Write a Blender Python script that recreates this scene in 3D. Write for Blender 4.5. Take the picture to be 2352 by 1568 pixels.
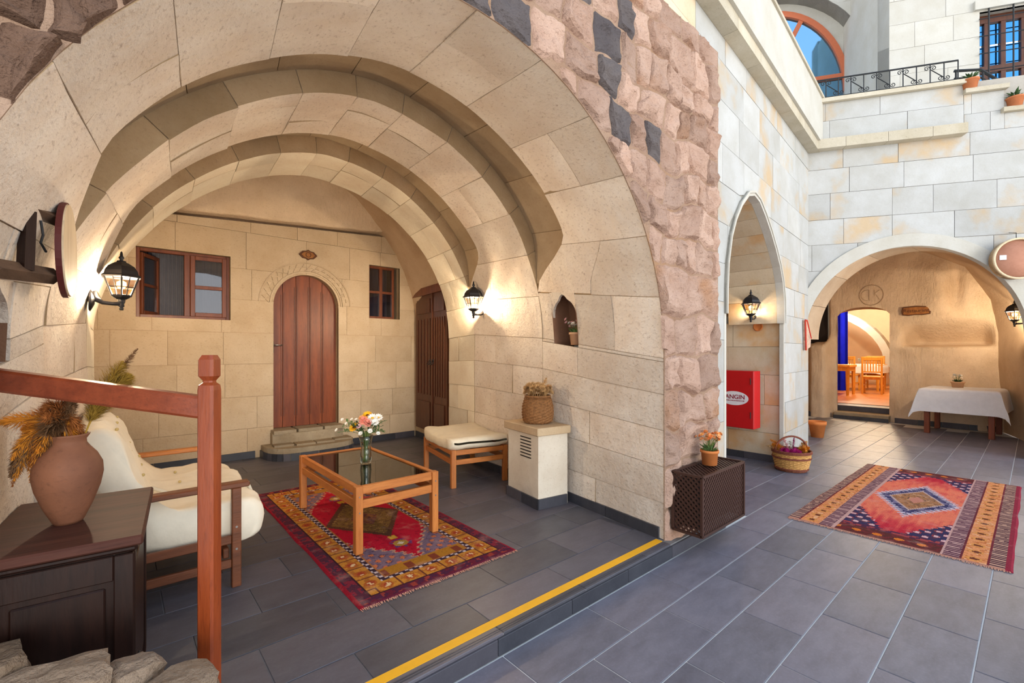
import bpy, math, random
from mathutils import Vector, Matrix, noise
random.seed(11)
R = math.radians
PI = math.pi
for o in list(bpy.data.objects):
    bpy.data.objects.remove(o)
SC = bpy.context.scene
COL = SC.collection

# ---------------------------------------------------------------- camera
TH = R(48.989)
cam = bpy.data.cameras.new('camera')
cam.lens = 16.0
cam.sensor_width = 36.0
cam.shift_y = 22.0 / 2352.0
cam.clip_start = 0.05
camo = bpy.data.objects.new('camera', cam)
camo.location = (0, 0, 1.38)
camo.rotation_euler = (PI / 2, 0, TH - PI / 2)
COL.objects.link(camo)
SC.camera = camo
# ---------------------------------------------------------------- sky
W = bpy.data.worlds.new('sky')
SC.world = W
W.use_nodes = True
wn = W.node_tree
wn.nodes.clear()
wo = wn.nodes.new('ShaderNodeOutputWorld')
wb = wn.nodes.new('ShaderNodeBackground')
wt = wn.nodes.new('ShaderNodeTexCoord')
ws = wn.nodes.new('ShaderNodeSeparateXYZ')
wr = wn.nodes.new('ShaderNodeValToRGB')
wr.color_ramp.elements[0].position = 0.0
wr.color_ramp.elements[0].color = (1.0, 0.975, 0.94, 1)
wr.color_ramp.elements[1].position = 1.0
wr.color_ramp.elements[1].color = (0.30, 0.43, 0.62, 1)
we_ = wr.color_ramp.elements.new(0.32)
we_.color = (0.68, 0.74, 0.83, 1)
wn.links.new(wt.outputs['Generated'], ws.inputs[0])
wn.links.new(ws.outputs['Z'], wr.inputs[0])
wn.links.new(wr.outputs[0], wb.inputs[0])
wn.links.new(wb.outputs[0], wo.inputs[0])
wb.inputs[1].default_value = 1.5
# ---------------------------------------------------------------- sun (hazy, low, from behind the viewer)
sl = bpy.data.lights.new('sun', 'SUN')
sl.energy = 1.15
sl.angle = R(26)
sl.color = (1.0, 0.965, 0.91)
so = bpy.data.objects.new('sun', sl)
SUN = Vector((0.16, 0.95, -0.15)).normalized()
so.rotation_euler = SUN.to_track_quat('-Z', 'Y').to_euler()
so.location = (-3, -6, 6)
COL.objects.link(so)
SC.view_settings.view_transform = 'Standard'
SC.view_settings.look = 'None'
SC.view_settings.gamma = 1.0
SC.view_settings.use_curve_mapping = False
SC.view_settings.exposure = 0.5
LAMP_W = {'niche': 165.0, 'yard': 12.0, 'hall': 200.0}

# ================================================================ materials
def lin(c):
    return tuple(((x / 255.0) / 12.92 if x / 255.0 <= 0.04045 else ((x / 255.0 + 0.055) / 1.055) ** 2.4) for x in c)

def newmat(name):
    m = bpy.data.materials.new(name)
    m.use_nodes = True
    nt = m.node_tree
    b = nt.nodes['Principled BSDF']
    return m, nt, b

def N(nt, t, **kw):
    n = nt.nodes.new(t)
    for k, v in kw.items():
        setattr(n, k, v)
    return n

def mixc(nt, fac, a, b, mode='MIX'):
    n = nt.nodes.new('ShaderNodeMix')
    n.data_type = 'RGBA'
    n.blend_type = mode
    for i, x in ((0, fac), (6, a), (7, b)):
        if hasattr(x, 'is_linked') or hasattr(x, 'links'):
            nt.links.new(x, n.inputs[i])
        elif i == 0:
            n.inputs[0].default_value = x
        else:
            n.inputs[i].default_value = (*x[:3], 1)
    return n.outputs[2]

def rampf(nt, src, p0, p1, c0=0.0, c1=1.0):
    n = nt.nodes.new('ShaderNodeMapRange')
    n.inputs[1].default_value = p0
    n.inputs[2].default_value = p1
    n.inputs[3].default_value = c0
    n.inputs[4].default_value = c1
    nt.links.new(src, n.inputs[0])
    return n.outputs[0]

def tex(nt, kind, scale, detail=3.0, rough=0.55, stretch=None, coord='Object', rnd=False):
    tc = N(nt, 'ShaderNodeTexCoord')
    src = tc.outputs[coord]
    if rnd:
        oi = N(nt, 'ShaderNodeObjectInfo')
        ad = N(nt, 'ShaderNodeVectorMath', operation='MULTIPLY_ADD')
        nt.links.new(oi.outputs['Random'], ad.inputs[0])
        ad.inputs[1].default_value = (37.0, 23.0, 51.0)
        nt.links.new(src, ad.inputs[2])
        src = ad.outputs[0]
    if stretch:
        mp = N(nt, 'ShaderNodeMapping')
        mp.inputs['Scale'].default_value = stretch
        nt.links.new(src, mp.inputs[0])
        src = mp.outputs[0]
    if kind == 'noise':
        n = N(nt, 'ShaderNodeTexNoise')
        n.inputs['Detail'].default_value = detail
        n.inputs['Roughness'].default_value = rough
    elif kind == 'voronoi':
        n = N(nt, 'ShaderNodeTexVoronoi')
    else:
        n = N(nt, 'ShaderNodeTexWave')
        n.inputs['Detail'].default_value = detail
        n.inputs['Distortion'].default_value = rough
    n.inputs['Scale'].default_value = scale
    nt.links.new(src, n.inputs['Vector'])
    return n.outputs['Fac'] if kind == 'noise' else (n.outputs['Distance'] if kind == 'voronoi' else n.outputs['Fac'])

def bump(nt, b, h, strength, dist):
    n = N(nt, 'ShaderNodeBump')
    n.inputs['Strength'].default_value = strength
    n.inputs['Distance'].default_value = dist
    nt.links.new(h, n.inputs['Height'])
    if b.inputs['Normal'].is_linked:
        nt.links.new(b.inputs['Normal'].links[0].from_socket, n.inputs['Normal'])
    nt.links.new(n.outputs[0], b.inputs['Normal'])

def stone(name, base, second, speck, speck_amt=0.6, bs=0.5, orange=None, orange_lv=(0.56, 0.7), var=0.16, picks=0.0, stretch=None):
    m, nt, b = newmat(name)
    base, second, speck = lin(base), lin(second), lin(speck)
    n1 = tex(nt, 'noise', 2.6, 6, 0.6, rnd=True)
    c = mixc(nt, rampf(nt, n1, 0.35, 0.68), base, second)
    if orange:
        n3 = tex(nt, 'noise', 1.3, 4, 0.6, rnd=True)
        c = mixc(nt, rampf(nt, n3, *orange_lv, 0, 0.75), c, lin(orange))
    n2 = tex(nt, 'noise', 46, 5, 0.68, stretch=stretch or (1, 1, 1.5))
    sp = rampf(nt, n2, 0.55, 0.74)
    sm = N(nt, 'ShaderNodeMath', operation='MULTIPLY')
    nt.links.new(sp, sm.inputs[0])
    sm.inputs[1].default_value = speck_amt
    c = mixc(nt, sm.outputs[0], c, speck)
    oi = N(nt, 'ShaderNodeObjectInfo')
    vv = rampf(nt, oi.outputs['Random'], 0, 1, 1 - var, 1 + var * 0.5)
    hs = N(nt, 'ShaderNodeHueSaturation')
    nt.links.new(c, hs.inputs['Color'])
    nt.links.new(vv, hs.inputs['Value'])
    nt.links.new(hs.outputs[0], b.inputs['Base Color'])
    b.inputs['Roughness'].default_value = 0.92
    b.inputs['Specular IOR Level'].default_value = 0.15
    bump(nt, b, n2, bs, 0.012)
    n4 = tex(nt, 'noise', 9, 5, 0.65)
    bump(nt, b, n4, bs, 0.03)
    if picks:
        w = tex(nt, 'noise', 24, 3.0, 0.55, stretch=(1.0, 1.0, 0.28))
        bump(nt, b, w, picks, 0.03)
    return m

def plain(name, col, rough=0.6, metal=0.0, spec=0.4, noise_amt=0.0, scale=20, bmp=0.0):
    m, nt, b = newmat(name)
    c = lin(col)
    b.inputs['Roughness'].default_value = rough
    b.inputs['Metallic'].default_value = metal
    b.inputs['Specular IOR Level'].default_value = spec
    n = tex(nt, 'noise', scale, 4, 0.6)
    k = max(noise_amt, 0.04)
    o = mixc(nt, rampf(nt, n, 0.3, 0.7), tuple(x * (1 - k) for x in c), tuple(min(1, x * (1 + k)) for x in c))
    nt.links.new(o, b.inputs['Base Color'])
    if bmp:
        bump(nt, b, n, bmp, 0.01)
    return m

def wood(name, c1, c2, axis='Z', rough=0.42, scale=7, spec=0.4):
    m, nt, b = newmat(name)
    st = {'X': (0.12, 1, 1), 'Y': (1, 0.12, 1), 'Z': (1, 1, 0.12)}[axis]
    n = tex(nt, 'noise', scale * 2.2, 6, 0.65, stretch=st, rnd=True)
    f = tex(nt, 'noise', scale * 16, 3, 0.6, stretch=st)
    c = mixc(nt, rampf(nt, n, 0.33, 0.67), lin(c1), lin(c2))
    c = mixc(nt, rampf(nt, f, 0.55, 0.75, 0, 0.45), c, tuple(x * 0.45 for x in lin(c1)))
    nt.links.new(c, b.inputs['Base Color'])
    b.inputs['Roughness'].default_value = rough
    b.inputs['Specular IOR Level'].default_value = spec
    bump(nt, b, f, 0.25, 0.003)
    return m

M = {}
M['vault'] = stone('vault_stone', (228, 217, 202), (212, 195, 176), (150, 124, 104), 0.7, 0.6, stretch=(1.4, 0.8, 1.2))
M['vault_light'] = stone('pale_vault_stone', (234, 226, 206), (222, 208, 184), (168, 142, 116), 0.35, 0.3)
M['vault_mortar'] = stone('vault_mortar', (170, 146, 114), (156, 132, 100), (128, 104, 78), 0.4, 0.3)
M['recess'] = stone('shaded_recess_stone', (176, 156, 128), (158, 136, 108), (128, 106, 82), 0.4, 0.3)  # vault stone in a darker brown, the shade of the recess bands included
M['face_shade_stone'] = stone('shaded_rib_face_stone', (192, 168, 134), (172, 146, 110), (138, 112, 84), 0.4, 0.3)  # brown patina of the rib fronts plus their shading, in one darker colour
M['rough'] = stone('rough_pink_stone', (194, 164, 146), (168, 136, 118), (118, 90, 76), 0.7, 1.0, orange=(180, 134, 98), var=0.26)
M['rough_brown'] = stone('brown_shaded_rough_stone', (122, 96, 80), (100, 76, 62), (76, 56, 46), 0.7, 1.0, orange=(120, 84, 52), var=0.2)  # left end of the same wall: brown staining and its shading in the colour
M['rough_dark'] = stone('dark_basalt_stone', (112, 104, 102), (92, 86, 88), (70, 64, 66), 0.6, 1.0)
M['rough_mortar'] = stone('rough_mortar', (178, 150, 128), (160, 130, 108), (128, 100, 84), 0.5, 0.9, orange=(182, 140, 100))
M['back'] = stone('back_wall_stone', (198, 178, 150), (184, 162, 132), (146, 120, 94), 0.5, 0.35, var=0.07)
M['back_mortar'] = stone('back_mortar', (174, 150, 120), (162, 138, 108), (132, 108, 84), 0.4, 0.3)
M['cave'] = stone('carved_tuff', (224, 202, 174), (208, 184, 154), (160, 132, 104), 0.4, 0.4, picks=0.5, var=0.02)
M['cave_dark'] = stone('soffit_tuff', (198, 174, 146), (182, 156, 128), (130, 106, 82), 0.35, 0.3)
M['court'] = stone('white_court_stone', (188, 189, 187), (174, 173, 167), (160, 152, 138), 0.3, 0.22, orange=(196, 168, 128), orange_lv=(0.55, 0.68), var=0.1)
M['court_mortar'] = stone('court_mortar', (178, 174, 166), (166, 160, 150), (142, 134, 122), 0.3, 0.2)
M['court_plain'] = stone('plain_court_stone', (198, 196, 188), (188, 184, 172), (164, 154, 136), 0.3, 0.2, var=0.06)
M['cornice'] = stone('cornice_stone', (196, 188, 170), (180, 170, 148), (140, 130, 110), 0.5, 0.3, var=0.1)
M['jamb'] = stone('honey_jamb_stone', (216, 200, 174), (204, 184, 152), (172, 146, 114), 0.35, 0.25, orange=(212, 164, 110), orange_lv=(0.52, 0.64), var=0.1)
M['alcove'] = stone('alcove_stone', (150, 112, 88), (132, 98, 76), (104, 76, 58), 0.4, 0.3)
M['pedestal'] = stone('pedestal_plaster', (216, 208, 192), (200, 188, 170), (168, 146, 122), 0.4, 0.2)
M['cap'] = stone('pedestal_cap', (208, 184, 150), (190, 164, 130), (156, 130, 100), 0.4, 0.3)
M['step'] = stone('worn_step_stone', (172, 158, 134), (146, 130, 106), (110, 94, 74), 0.6, 0.6)
M['rock'] = stone('field_rock', (158, 138, 118), (128, 108, 88), (92, 76, 64), 0.6, 1.0, orange=(178, 136, 108), var=0.22)

def tilemat(name, c1, c2, rough):
    m, nt, b = newmat(name)
    n = tex(nt, 'noise', 5, 6, 0.65, stretch=(1, 2.5, 1), rnd=True)
    f = tex(nt, 'noise', 70, 3, 0.6)
    c = mixc(nt, rampf(nt, n, 0.3, 0.7), lin(c1), lin(c2))
    c = mixc(nt, rampf(nt, f, 0.5, 0.8, 0, 0.25), c, tuple(min(1, x * 1.5) for x in lin(c2)))
    oi = N(nt, 'ShaderNodeObjectInfo')
    hs = N(nt, 'ShaderNodeHueSaturation')
    nt.links.new(c, hs.inputs['Color'])
    nt.links.new(rampf(nt, oi.outputs['Random'], 0, 1, 0.72, 1.14), hs.inputs['Value'])
    c2_ = mixc(nt, rampf(nt, oi.outputs['Random'], 0.6, 1.0, 0, 0.22), hs.outputs[0], lin((112, 98, 104)))
    nt.links.new(c2_, b.inputs['Base Color'])
    b.inputs['Roughness'].default_value = rough
    b.inputs['Specular IOR Level'].default_value = 0.45
    bump(nt, b, f, 0.12, 0.003)
    return m
M['tile'] = tilemat('basalt_floor_tile', (96, 96, 107), (118, 118, 130), 0.45)
M['tile_niche'] = tilemat('shaded_floor_tile', (74, 74, 82), (92, 92, 100), 0.45)  # yard tile darkened so the colour holds the niche's dimmer light
M['tile_dark'] = tilemat('dark_skirting_tile', (52, 54, 62), (68, 70, 78), 0.4)
M['grout'] = plain('pale_grout', (214, 214, 212), 0.9)
M['grout_dark'] = plain('grey_grout', (120, 120, 122), 0.9)
M['yellow'] = plain('yellow_tape', (240, 176, 30), 0.55)
M['door'] = wood('red_brown_door_wood', (100, 46, 22), (132, 66, 32), 'Z', 0.4, 6)
M['door_dark'] = wood('dark_red_door_wood', (76, 42, 26), (98, 54, 34), 'Z', 0.42, 6)
M['frame_wood'] = wood('window_frame_wood', (96, 48, 28), (122, 66, 38), 'Z', 0.4, 8)
M['rail'] = wood('varnished_rail_wood', (120, 48, 18), (152, 70, 30), 'Z', 0.35, 9, 0.5)
M['rail_x'] = wood('varnished_handrail_wood', (110, 46, 24), (140, 66, 38), 'X', 0.35, 9, 0.5)
M['teak'] = wood('orange_teak', (164, 94, 42), (196, 124, 62), 'Z', 0.42, 9)
M['teak_x'] = wood('orange_teak_rail', (164, 94, 42), (196, 124, 62), 'X', 0.42, 9)
M['teak_y'] = wood('orange_teak_long', (164, 94, 42), (196, 124, 62), 'Y', 0.42, 9)
M['sofa_wood'] = wood('brown_sofa_wood', (96, 54, 32), (122, 70, 42), 'X', 0.42, 9)
M['walnut'] = wood('dark_walnut', (30, 16, 12), (46, 26, 19), 'Z', 0.42, 7, 0.25)
M['walnut_top'] = wood('brown_walnut_top', (62, 36, 30), (86, 52, 42), 'X', 0.6, 7, 0.15)  # lighter and redder than the chest body
M['old_beam'] = wood('old_grey_beam', (84, 66, 54), (106, 84, 68), 'Y', 0.75, 8, 0.2)
M['pale_disc'] = wood('pale_disc_wood', (208, 184, 148), (226, 206, 172), 'Z', 0.6, 6, 0.3)
M['red_rim'] = plain('dark_red_rim', (90, 34, 32), 0.6)
M['dining'] = wood('honey_dining_wood', (206, 138, 44), (226, 162, 66), 'Z', 0.45, 8)
M['parquet'] = wood('parquet', (186, 112, 52), (206, 136, 72), 'X', 0.35, 5)
M['table_leg'] = wood('red_table_wood', (108, 52, 30), (136, 70, 40), 'Z', 0.5, 8)
M['arch_frame'] = plain('terracotta_frame', (190, 104, 68), 0.55)
M['iron'] = plain('black_iron', (34, 36, 38), 0.55, 0.3, 0.5)
M['lantern'] = plain('black_lantern_metal', (38, 38, 42), 0.45, 0.4, 0.5)
M['brown_metal'] = plain('brown_grille_metal', (70, 46, 38), 0.5, 0.2, 0.4)
M['steel'] = plain('steel', (176, 172, 166), 0.3, 0.9)
M['red'] = plain('fire_red', (186, 10, 20), 0.4, 0, 0.4)
M['red_side'] = plain('fire_red_edge', (200, 24, 32), 0.4, 0, 0.4)
M['white_print'] = plain('white_label', (226, 222, 226), 0.5)
M['red_print'] = plain('red_print', (140, 20, 50), 0.5)
M['terracotta'] = plain('terracotta', (188, 116, 76), 0.85, 0, 0.2, 0.12, 14, 0.15)
M['terracotta_o'] = plain('orange_terracotta', (202, 122, 66), 0.85, 0, 0.2, 0.1, 14, 0.1)
M['blush_pot'] = plain('blush_pot', (206, 164, 128), 0.85, 0, 0.2, 0.08, 14)
M['urn'] = stone('smoked_clay_urn', (136, 90, 66), (94, 62, 48), (66, 44, 36), 0.4, 0.12, orange=(128, 78, 44), var=0.02)
M['urn'].node_tree.nodes['Principled BSDF'].inputs['Roughness'].default_value = 0.6
M['wicker'] = plain('dark_wicker', (132, 92, 56), 0.75, 0, 0.25, 0.35, 60, 0.3)
M['wicker_l'] = plain('golden_wicker', (196, 150, 88), 0.75, 0, 0.25, 0.3, 60, 0.3)
M['wicker_r'] = plain('reddish_wicker', (120, 66, 50), 0.75, 0, 0.25, 0.3, 60, 0.3)
M['cream'] = plain('cream_cotton', (236, 226, 204), 0.95, 0, 0.1, 0.05, 9, 0.35)
M['cream2'] = plain('ecru_cotton', (226, 216, 192), 0.95, 0, 0.1, 0.06, 12, 0.3)
M['button'] = plain('yellow_tuft', (198, 176, 116), 0.9)
M['linen'] = plain('white_linen', (226, 230, 238), 0.9, 0, 0.1, 0.02, 14, 0.2)
M['green'] = plain('leaf_green', (88, 116, 66), 0.7, 0, 0.2, 0.3, 30)
M['green_d'] = plain('dark_leaf_green', (58, 84, 48), 0.7, 0, 0.2, 0.3, 30)
M['stem'] = plain('stem_green', (104, 118, 62), 0.7, 0, 0.2, 0.3, 40)
for k, c in {'p_white': (240, 238, 230), 'p_yellow': (240, 184, 40), 'p_pink': (238, 158, 138), 'p_rose': (232, 188, 190), 'p_orange': (226, 132, 70), 'p_magenta': (168, 34, 110), 'p_core': (80, 44, 20), 'p_peach': (236, 168, 110)}.items():
    M[k] = plain('petal_' + k[2:], c, 0.8, 0, 0.15, 0.1, 40)
for k, c in {'g_rust': (158, 96, 50), 'g_brown': (124, 92, 64), 'g_olive': (170, 138, 60), 'g_straw': (196, 158, 108), 'g_orange': (214, 140, 50), 'g_red': (136, 74, 48)}.items():
    M[k] = plain('grass_' + k[2:], c, 0.95, 0, 0.1, 0.25, 50)
M['fringe'] = plain('rug_fringe', (196, 146, 122), 0.95, 0, 0.1, 0.2, 60)
M['blue_cloth'] = plain('blue_curtain', (16, 26, 190), 0.85, 0, 0.1, 0.15, 5)
M['curtain'] = plain('grey_net_curtain', (104, 104, 112), 0.9, 0, 0.1, 0.1, 6)
M['plaque'] = wood('carved_plaque_wood', (128, 76, 30), (168, 110, 46), 'X', 0.5, 8)
M['plaque_d'] = plain('burnt_plaque_edge', (84, 46, 16), 0.6)
M['kilim'] = plain('kilim_bag', (196, 168, 148), 0.95, 0, 0.1, 0.3, 22, 0.2)
M['kilim_r'] = plain('kilim_red_trim', (190, 70, 56), 0.95, 0, 0.1, 0.1, 22)
M['plaster'] = plain('dining_plaster', (226, 206, 180), 0.95, 0, 0.1, 0.05, 3, 0.1)
M['void'] = plain('dark_room', (40, 32, 28), 0.95)
M['hoop'] = wood('pale_hoop_wood', (150, 126, 96), (184, 158, 122), 'X', 0.6, 8)
M['hide'] = stone('sieve_hide', (182, 134, 112), (160, 112, 92), (140, 92, 76), 0.3, 0.1)

def glassy(name, tint, trans, gloss_col=(1, 1, 1), base_f=0.06, rough=0.02):
    m = bpy.data.materials.new(name)
    m.use_nodes = True
    nt = m.node_tree
    nt.nodes.clear()
    out = N(nt, 'ShaderNodeOutputMaterial')
    tr = N(nt, 'ShaderNodeBsdfTransparent')
    tr.inputs[0].default_value = (*[t * trans for t in tint], 1)
    gl = N(nt, 'ShaderNodeBsdfGlossy')
    gl.inputs['Color'].default_value = (*gloss_col, 1)
    gl.inputs['Roughness'].default_value = rough
    fr = N(nt, 'ShaderNodeLayerWeight')
    fr.inputs[0].default_value = 0.25
    mr = N(nt, 'ShaderNodeMapRange')
    mr.inputs[3].default_value = base_f
    mr.inputs[4].default_value = min(1.0, base_f + 0.6)
    nt.links.new(fr.outputs['Fresnel'], mr.inputs[0])
    mx = N(nt, 'ShaderNodeMixShader')
    nt.links.new(mr.outputs[0], mx.inputs[0])
    nt.links.new(tr.outputs[0], mx.inputs[1])
    nt.links.new(gl.outputs[0], mx.inputs[2])
    nt.links.new(mx.outputs[0], out.inputs[0])
    return m
M['smoked'] = glassy('smoked_table_glass', (0.9, 0.8, 0.75), 0.10, base_f=0.10)
M['pane'] = glassy('window_glass', (0.9, 0.92, 1.0), 0.75, base_f=0.08)
M['vase_glass'] = glassy('clear_vase_glass', (0.93, 0.97, 0.93), 0.9, base_f=0.05)
M['blue_sky_glass'] = glassy('blue_sky_tint_glass', (0.1, 0.25, 0.4), 0.5, (0.10, 0.42, 0.85), 0.75, 0.05)  # blue of the reflected sky is put into the gloss tint
M['sky_glass'] = glassy('sky_tint_glass', (0.2, 0.3, 0.4), 0.5, (0.26, 0.56, 0.86), 0.72, 0.05)  # paler sky reflection, likewise set by the gloss tint
M['lamp_glass'] = glassy('amber_lantern_glass', (1.0, 0.80, 0.56), 0.92, base_f=0.05, rough=0.1)

def emis(name, col, s):
    m = bpy.data.materials.new(name)
    m.use_nodes = True
    nt = m.node_tree
    nt.nodes.clear()
    out = N(nt, 'ShaderNodeOutputMaterial')
    e = N(nt, 'ShaderNodeEmission')
    e.inputs[0].default_value = (*lin(col), 1)
    e.inputs[1].default_value = s
    nt.links.new(e.outputs[0], out.inputs[0])
    return m
M['bulb'] = emis('warm_bulb', (255, 200, 130), 9.0)
M['glow'] = emis('glowing_lantern_pane', (255, 176, 112), 0.85)

def attrmat(name, rough=0.95):
    m, nt, b = newmat(name)
    a = N(nt, 'ShaderNodeVertexColor')
    a.layer_name = 'Col'
    f = tex(nt, 'noise', 160, 3, 0.6)
    g = tex(nt, 'noise', 7, 4, 0.6, stretch=(1, 1, 1))
    c = mixc(nt, rampf(nt, f, 0.35, 0.75, 0, 0.4), a.outputs[0], (0.02, 0.01, 0.01))
    c = mixc(nt, rampf(nt, g, 0.55, 0.75, 0, 0.22), c, (0.75, 0.5, 0.4))
    nt.links.new(c, b.inputs['Base Color'])
    b.inputs['Roughness'].default_value = rough
    b.inputs['Specular IOR Level'].default_value = 0.1
    bump(nt, b, f, 0.5, 0.006)
    return m
M['rug'] = attrmat('woven_rug')

# ================================================================ geometry helpers
class G:
    def __init__(s):
        s.v = []
        s.f = []
    def add(s, v, f):
        k = len(s.v)
        s.v += [tuple(p) for p in v]
        s.f += [tuple(i + k for i in q) for q in f]
        return s
    def box(s, x0, x1, y0, y1, z0, z1, b=0.0):
        if b <= 0:
            v = [(x, y, z) for x in (x0, x1) for y in (y0, y1) for z in (z0, z1)]
            return s.add(v, [(0, 1, 3, 2), (4, 6, 7, 5), (0, 4, 5, 1), (2, 3, 7, 6), (0, 2, 6, 4), (1, 5, 7, 3)])
        b = min(b, abs(x1 - x0) * .45, abs(y1 - y0) * .45, abs(z1 - z0) * .45)
        v = []
        idx = {}
        for i, x in enumerate((x0, x1)):
            for j, y in enumerate((y0, y1)):
                for k, z in enumerate((z0, z1)):
                    xi, yi, zi = x + (b if i == 0 else -b), y + (b if j == 0 else -b), z + (b if k == 0 else -b)
                    for a, p in enumerate(((x, yi, zi), (xi, y, zi), (xi, yi, z))):
                        idx[i, j, k, a] = len(v)
                        v.append(p)
        I = idx
        f = []
        for i in (0, 1):
            q = [I[i, 0, 0, 0], I[i, 1, 0, 0], I[i, 1, 1, 0], I[i, 0, 1, 0]]
            f.append(tuple(q if i else q[::-1]))
            q = [I[0, i, 0, 1], I[1, i, 0, 1], I[1, i, 1, 1], I[0, i, 1, 1]]
            f.append(tuple(q[::-1] if i else q))
            q = [I[0, 0, i, 2], I[1, 0, i, 2], I[1, 1, i, 2], I[0, 1, i, 2]]
            f.append(tuple(q if i else q[::-1]))
        for i in (0, 1):
            for j in (0, 1):
                f.append((I[i, j, 0, 0], I[i, j, 0, 1], I[i, j, 1, 1], I[i, j, 1, 0]))
                f.append((I[i, 0, j, 0], I[i, 0, j, 2], I[i, 1, j, 2], I[i, 1, j, 0]))
                f.append((I[0, i, j, 1], I[0, i, j, 2], I[1, i, j, 2], I[1, i, j, 1]))
                for k in (0, 1):
                    f.append((I[i, j, k, 0], I[i, j, k, 1], I[i, j, k, 2]))
        return s.add(v, f)
    def tube(s, pts, r, n=8, cap=True, closed=False):
        pts = [Vector(p) for p in pts]
        m = len(pts)
        rs = r if isinstance(r, (list, tuple)) else [r] * m
        v = []
        prev = None
        for i, p in enumerate(pts):
            if closed:
                t = pts[(i + 1) % m] - pts[i - 1]
            else:
                t = pts[min(i + 1, m - 1)] - pts[max(i - 1, 0)]
            t = t.normalized() if t.length > 1e-9 else Vector((0, 0, 1))
            if prev is None:
                a = t.orthogonal().normalized()
            else:
                a = prev - t * prev.dot(t)
                a = a.normalized() if a.length > 1e-6 else t.orthogonal().normalized()
            prev = a
            c = t.cross(a)
            for k in range(n):
                w = 2 * PI * k / n + PI / n
                v.append(p + (a * math.cos(w) + c * math.sin(w)) * rs[i])
        f = []
        for i in range(m if closed else m - 1):
            for k in range(n):
                j = (i + 1) % m
                f.append((i * n + k, i * n + (k + 1) % n, j * n + (k + 1) % n, j * n + k))
        if cap and not closed:
            f.append(tuple(range(n))[::-1])
            f.append(tuple((m - 1) * n + k for k in range(n)))
        return s.add(v, f)
    def lathe(s, prof, n=24, c=(0, 0, 0), rot=0.0, fn=None, cap=True):
        v = []
        for (r, z) in prof:
            for k in range(n):
                w = 2 * PI * k / n + rot
                rr = r if fn is None else fn(r, z, w)
                v.append((c[0] + rr * math.cos(w), c[1] + rr * math.sin(w), c[2] + z))
        f = []
        for i in range(len(prof) - 1):
            for k in range(n):
                f.append((i * n + k, i * n + (k + 1) % n, (i + 1) * n + (k + 1) % n, (i + 1) * n + k))
        if cap and prof[0][0] > 1e-6:
            f.append(tuple(range(n))[::-1])
        if cap and prof[-1][0] > 1e-6:
            f.append(tuple((len(prof) - 1) * n + k for k in range(n)))
        return s.add(v, f)
    def prism(s, poly, P, d0, d1):
        """poly: list of (u,v); P(u,v,d)->point"""
        n = len(poly)
        v = [P(u, w, d0) for u, w in poly] + [P(u, w, d1) for u, w in poly]
        f = [tuple(range(n)), tuple(range(2 * n - 1, n - 1, -1))]
        f += [(i, i + n, (i + 1) % n + n, (i + 1) % n) for i in range(n)]
        return s.add(v, f)
    def ring(s, A, B, P, d0, d1, closed=False):
        """band between polylines A and B (same length), extruded d0..d1"""
        n = len(A)
        v = []
        for a, b in zip(A, B):
            v += [P(*a, d0), P(*b, d0), P(*b, d1), P(*a, d1)]
        f = []
        for i in range(n if closed else n - 1):
            j = (i + 1) % n
            for k in range(4):
                f.append((4 * i + k, 4 * i + (k + 1) % 4, 4 * j + (k + 1) % 4, 4 * j + k))
        if not closed:
            f += [(0, 1, 2, 3), (4 * n - 1, 4 * n - 2, 4 * n - 3, 4 * n - 4)]
        return s.add(v, f)
    def grid(s, fn, nu, nv, cu=False, cv=False):
        v = [fn(i / (nu - (0 if cu else 0)), j / nv) for i in range(nu + (0 if cu else 1)) for j in range(nv + (0 if cv else 1))]
        a = nv + (0 if cv else 1)
        b = nu + (0 if cu else 1)
        f = []
        for i in range(nu):
            for j in range(nv):
                f.append((i * a + j, ((i + 1) % b) * a + j, ((i + 1) % b) * a + (j + 1) % a, i * a + (j + 1) % a))
        return s.add(v, f)
    def sphere(s, c, r, n=8, m=5, sz=1.0):
        prof = [(r * math.sin(PI * i / m), -r * sz * math.cos(PI * i / m)) for i in range(m + 1)]
        return s.lathe(prof, n, c)
    def xf(s, Mx):
        s.v = [tuple(Mx @ Vector(p)) for p in s.v]
        return s
    def obj(s, name, mat, parent=None, smooth=False, loc=None, rz=None):
        me = bpy.data.meshes.new(name)
        me.from_pydata(s.v, [], s.f)
        me.update()
        if smooth:
            me.polygons.foreach_set('use_smooth', [True] * len(me.polygons))
        o = bpy.data.objects.new(name, me)
        if mat:
            me.materials.append(M[mat] if isinstance(mat, str) else mat)
        COL.objects.link(o)
        if parent:
            o.parent = parent
        if loc:
            o.location = loc
        if rz:
            o.rotation_euler[2] = rz
        return o

def fixn(o):
    import bmesh
    bm = bmesh.new()
    bm.from_mesh(o.data)
    bmesh.ops.recalc_face_normals(bm, faces=bm.faces)
    bm.to_mesh(o.data)
    bm.free()
    return o

def tag(o, label, cat, group=None):
    o['label'] = label
    o['category'] = cat
    if group:
        o['group'] = group
    return o

def struct(o, label=None):
    o['kind'] = 'structure'
    if label:
        o['label'] = label
    return o

def thing(name, label, cat, loc=(0, 0, 0), rz=0.0, group=None):
    o = bpy.data.objects.new(name, None)
    o.empty_display_size = 0.1
    COL.objects.link(o)
    o.location = loc
    o.rotation_euler[2] = rz
    return tag(o, label, cat, group)

def lerp(a, b, t):
    return a + (b - a) * t

def pw(keys, x):
    """piecewise smooth interpolation"""
    if x <= keys[0][0]:
        return keys[0][1]
    for (a, va), (b, vb) in zip(keys, keys[1:]):
        if x <= b:
            t = (x - a) / (b - a)
            return va + (vb - va) * t
    return keys[-1][1]

def smooth(a, b, x):
    t = max(0.0, min(1.0, (x - a) / (b - a)))
    return t * t * (3 - 2 * t)

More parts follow.
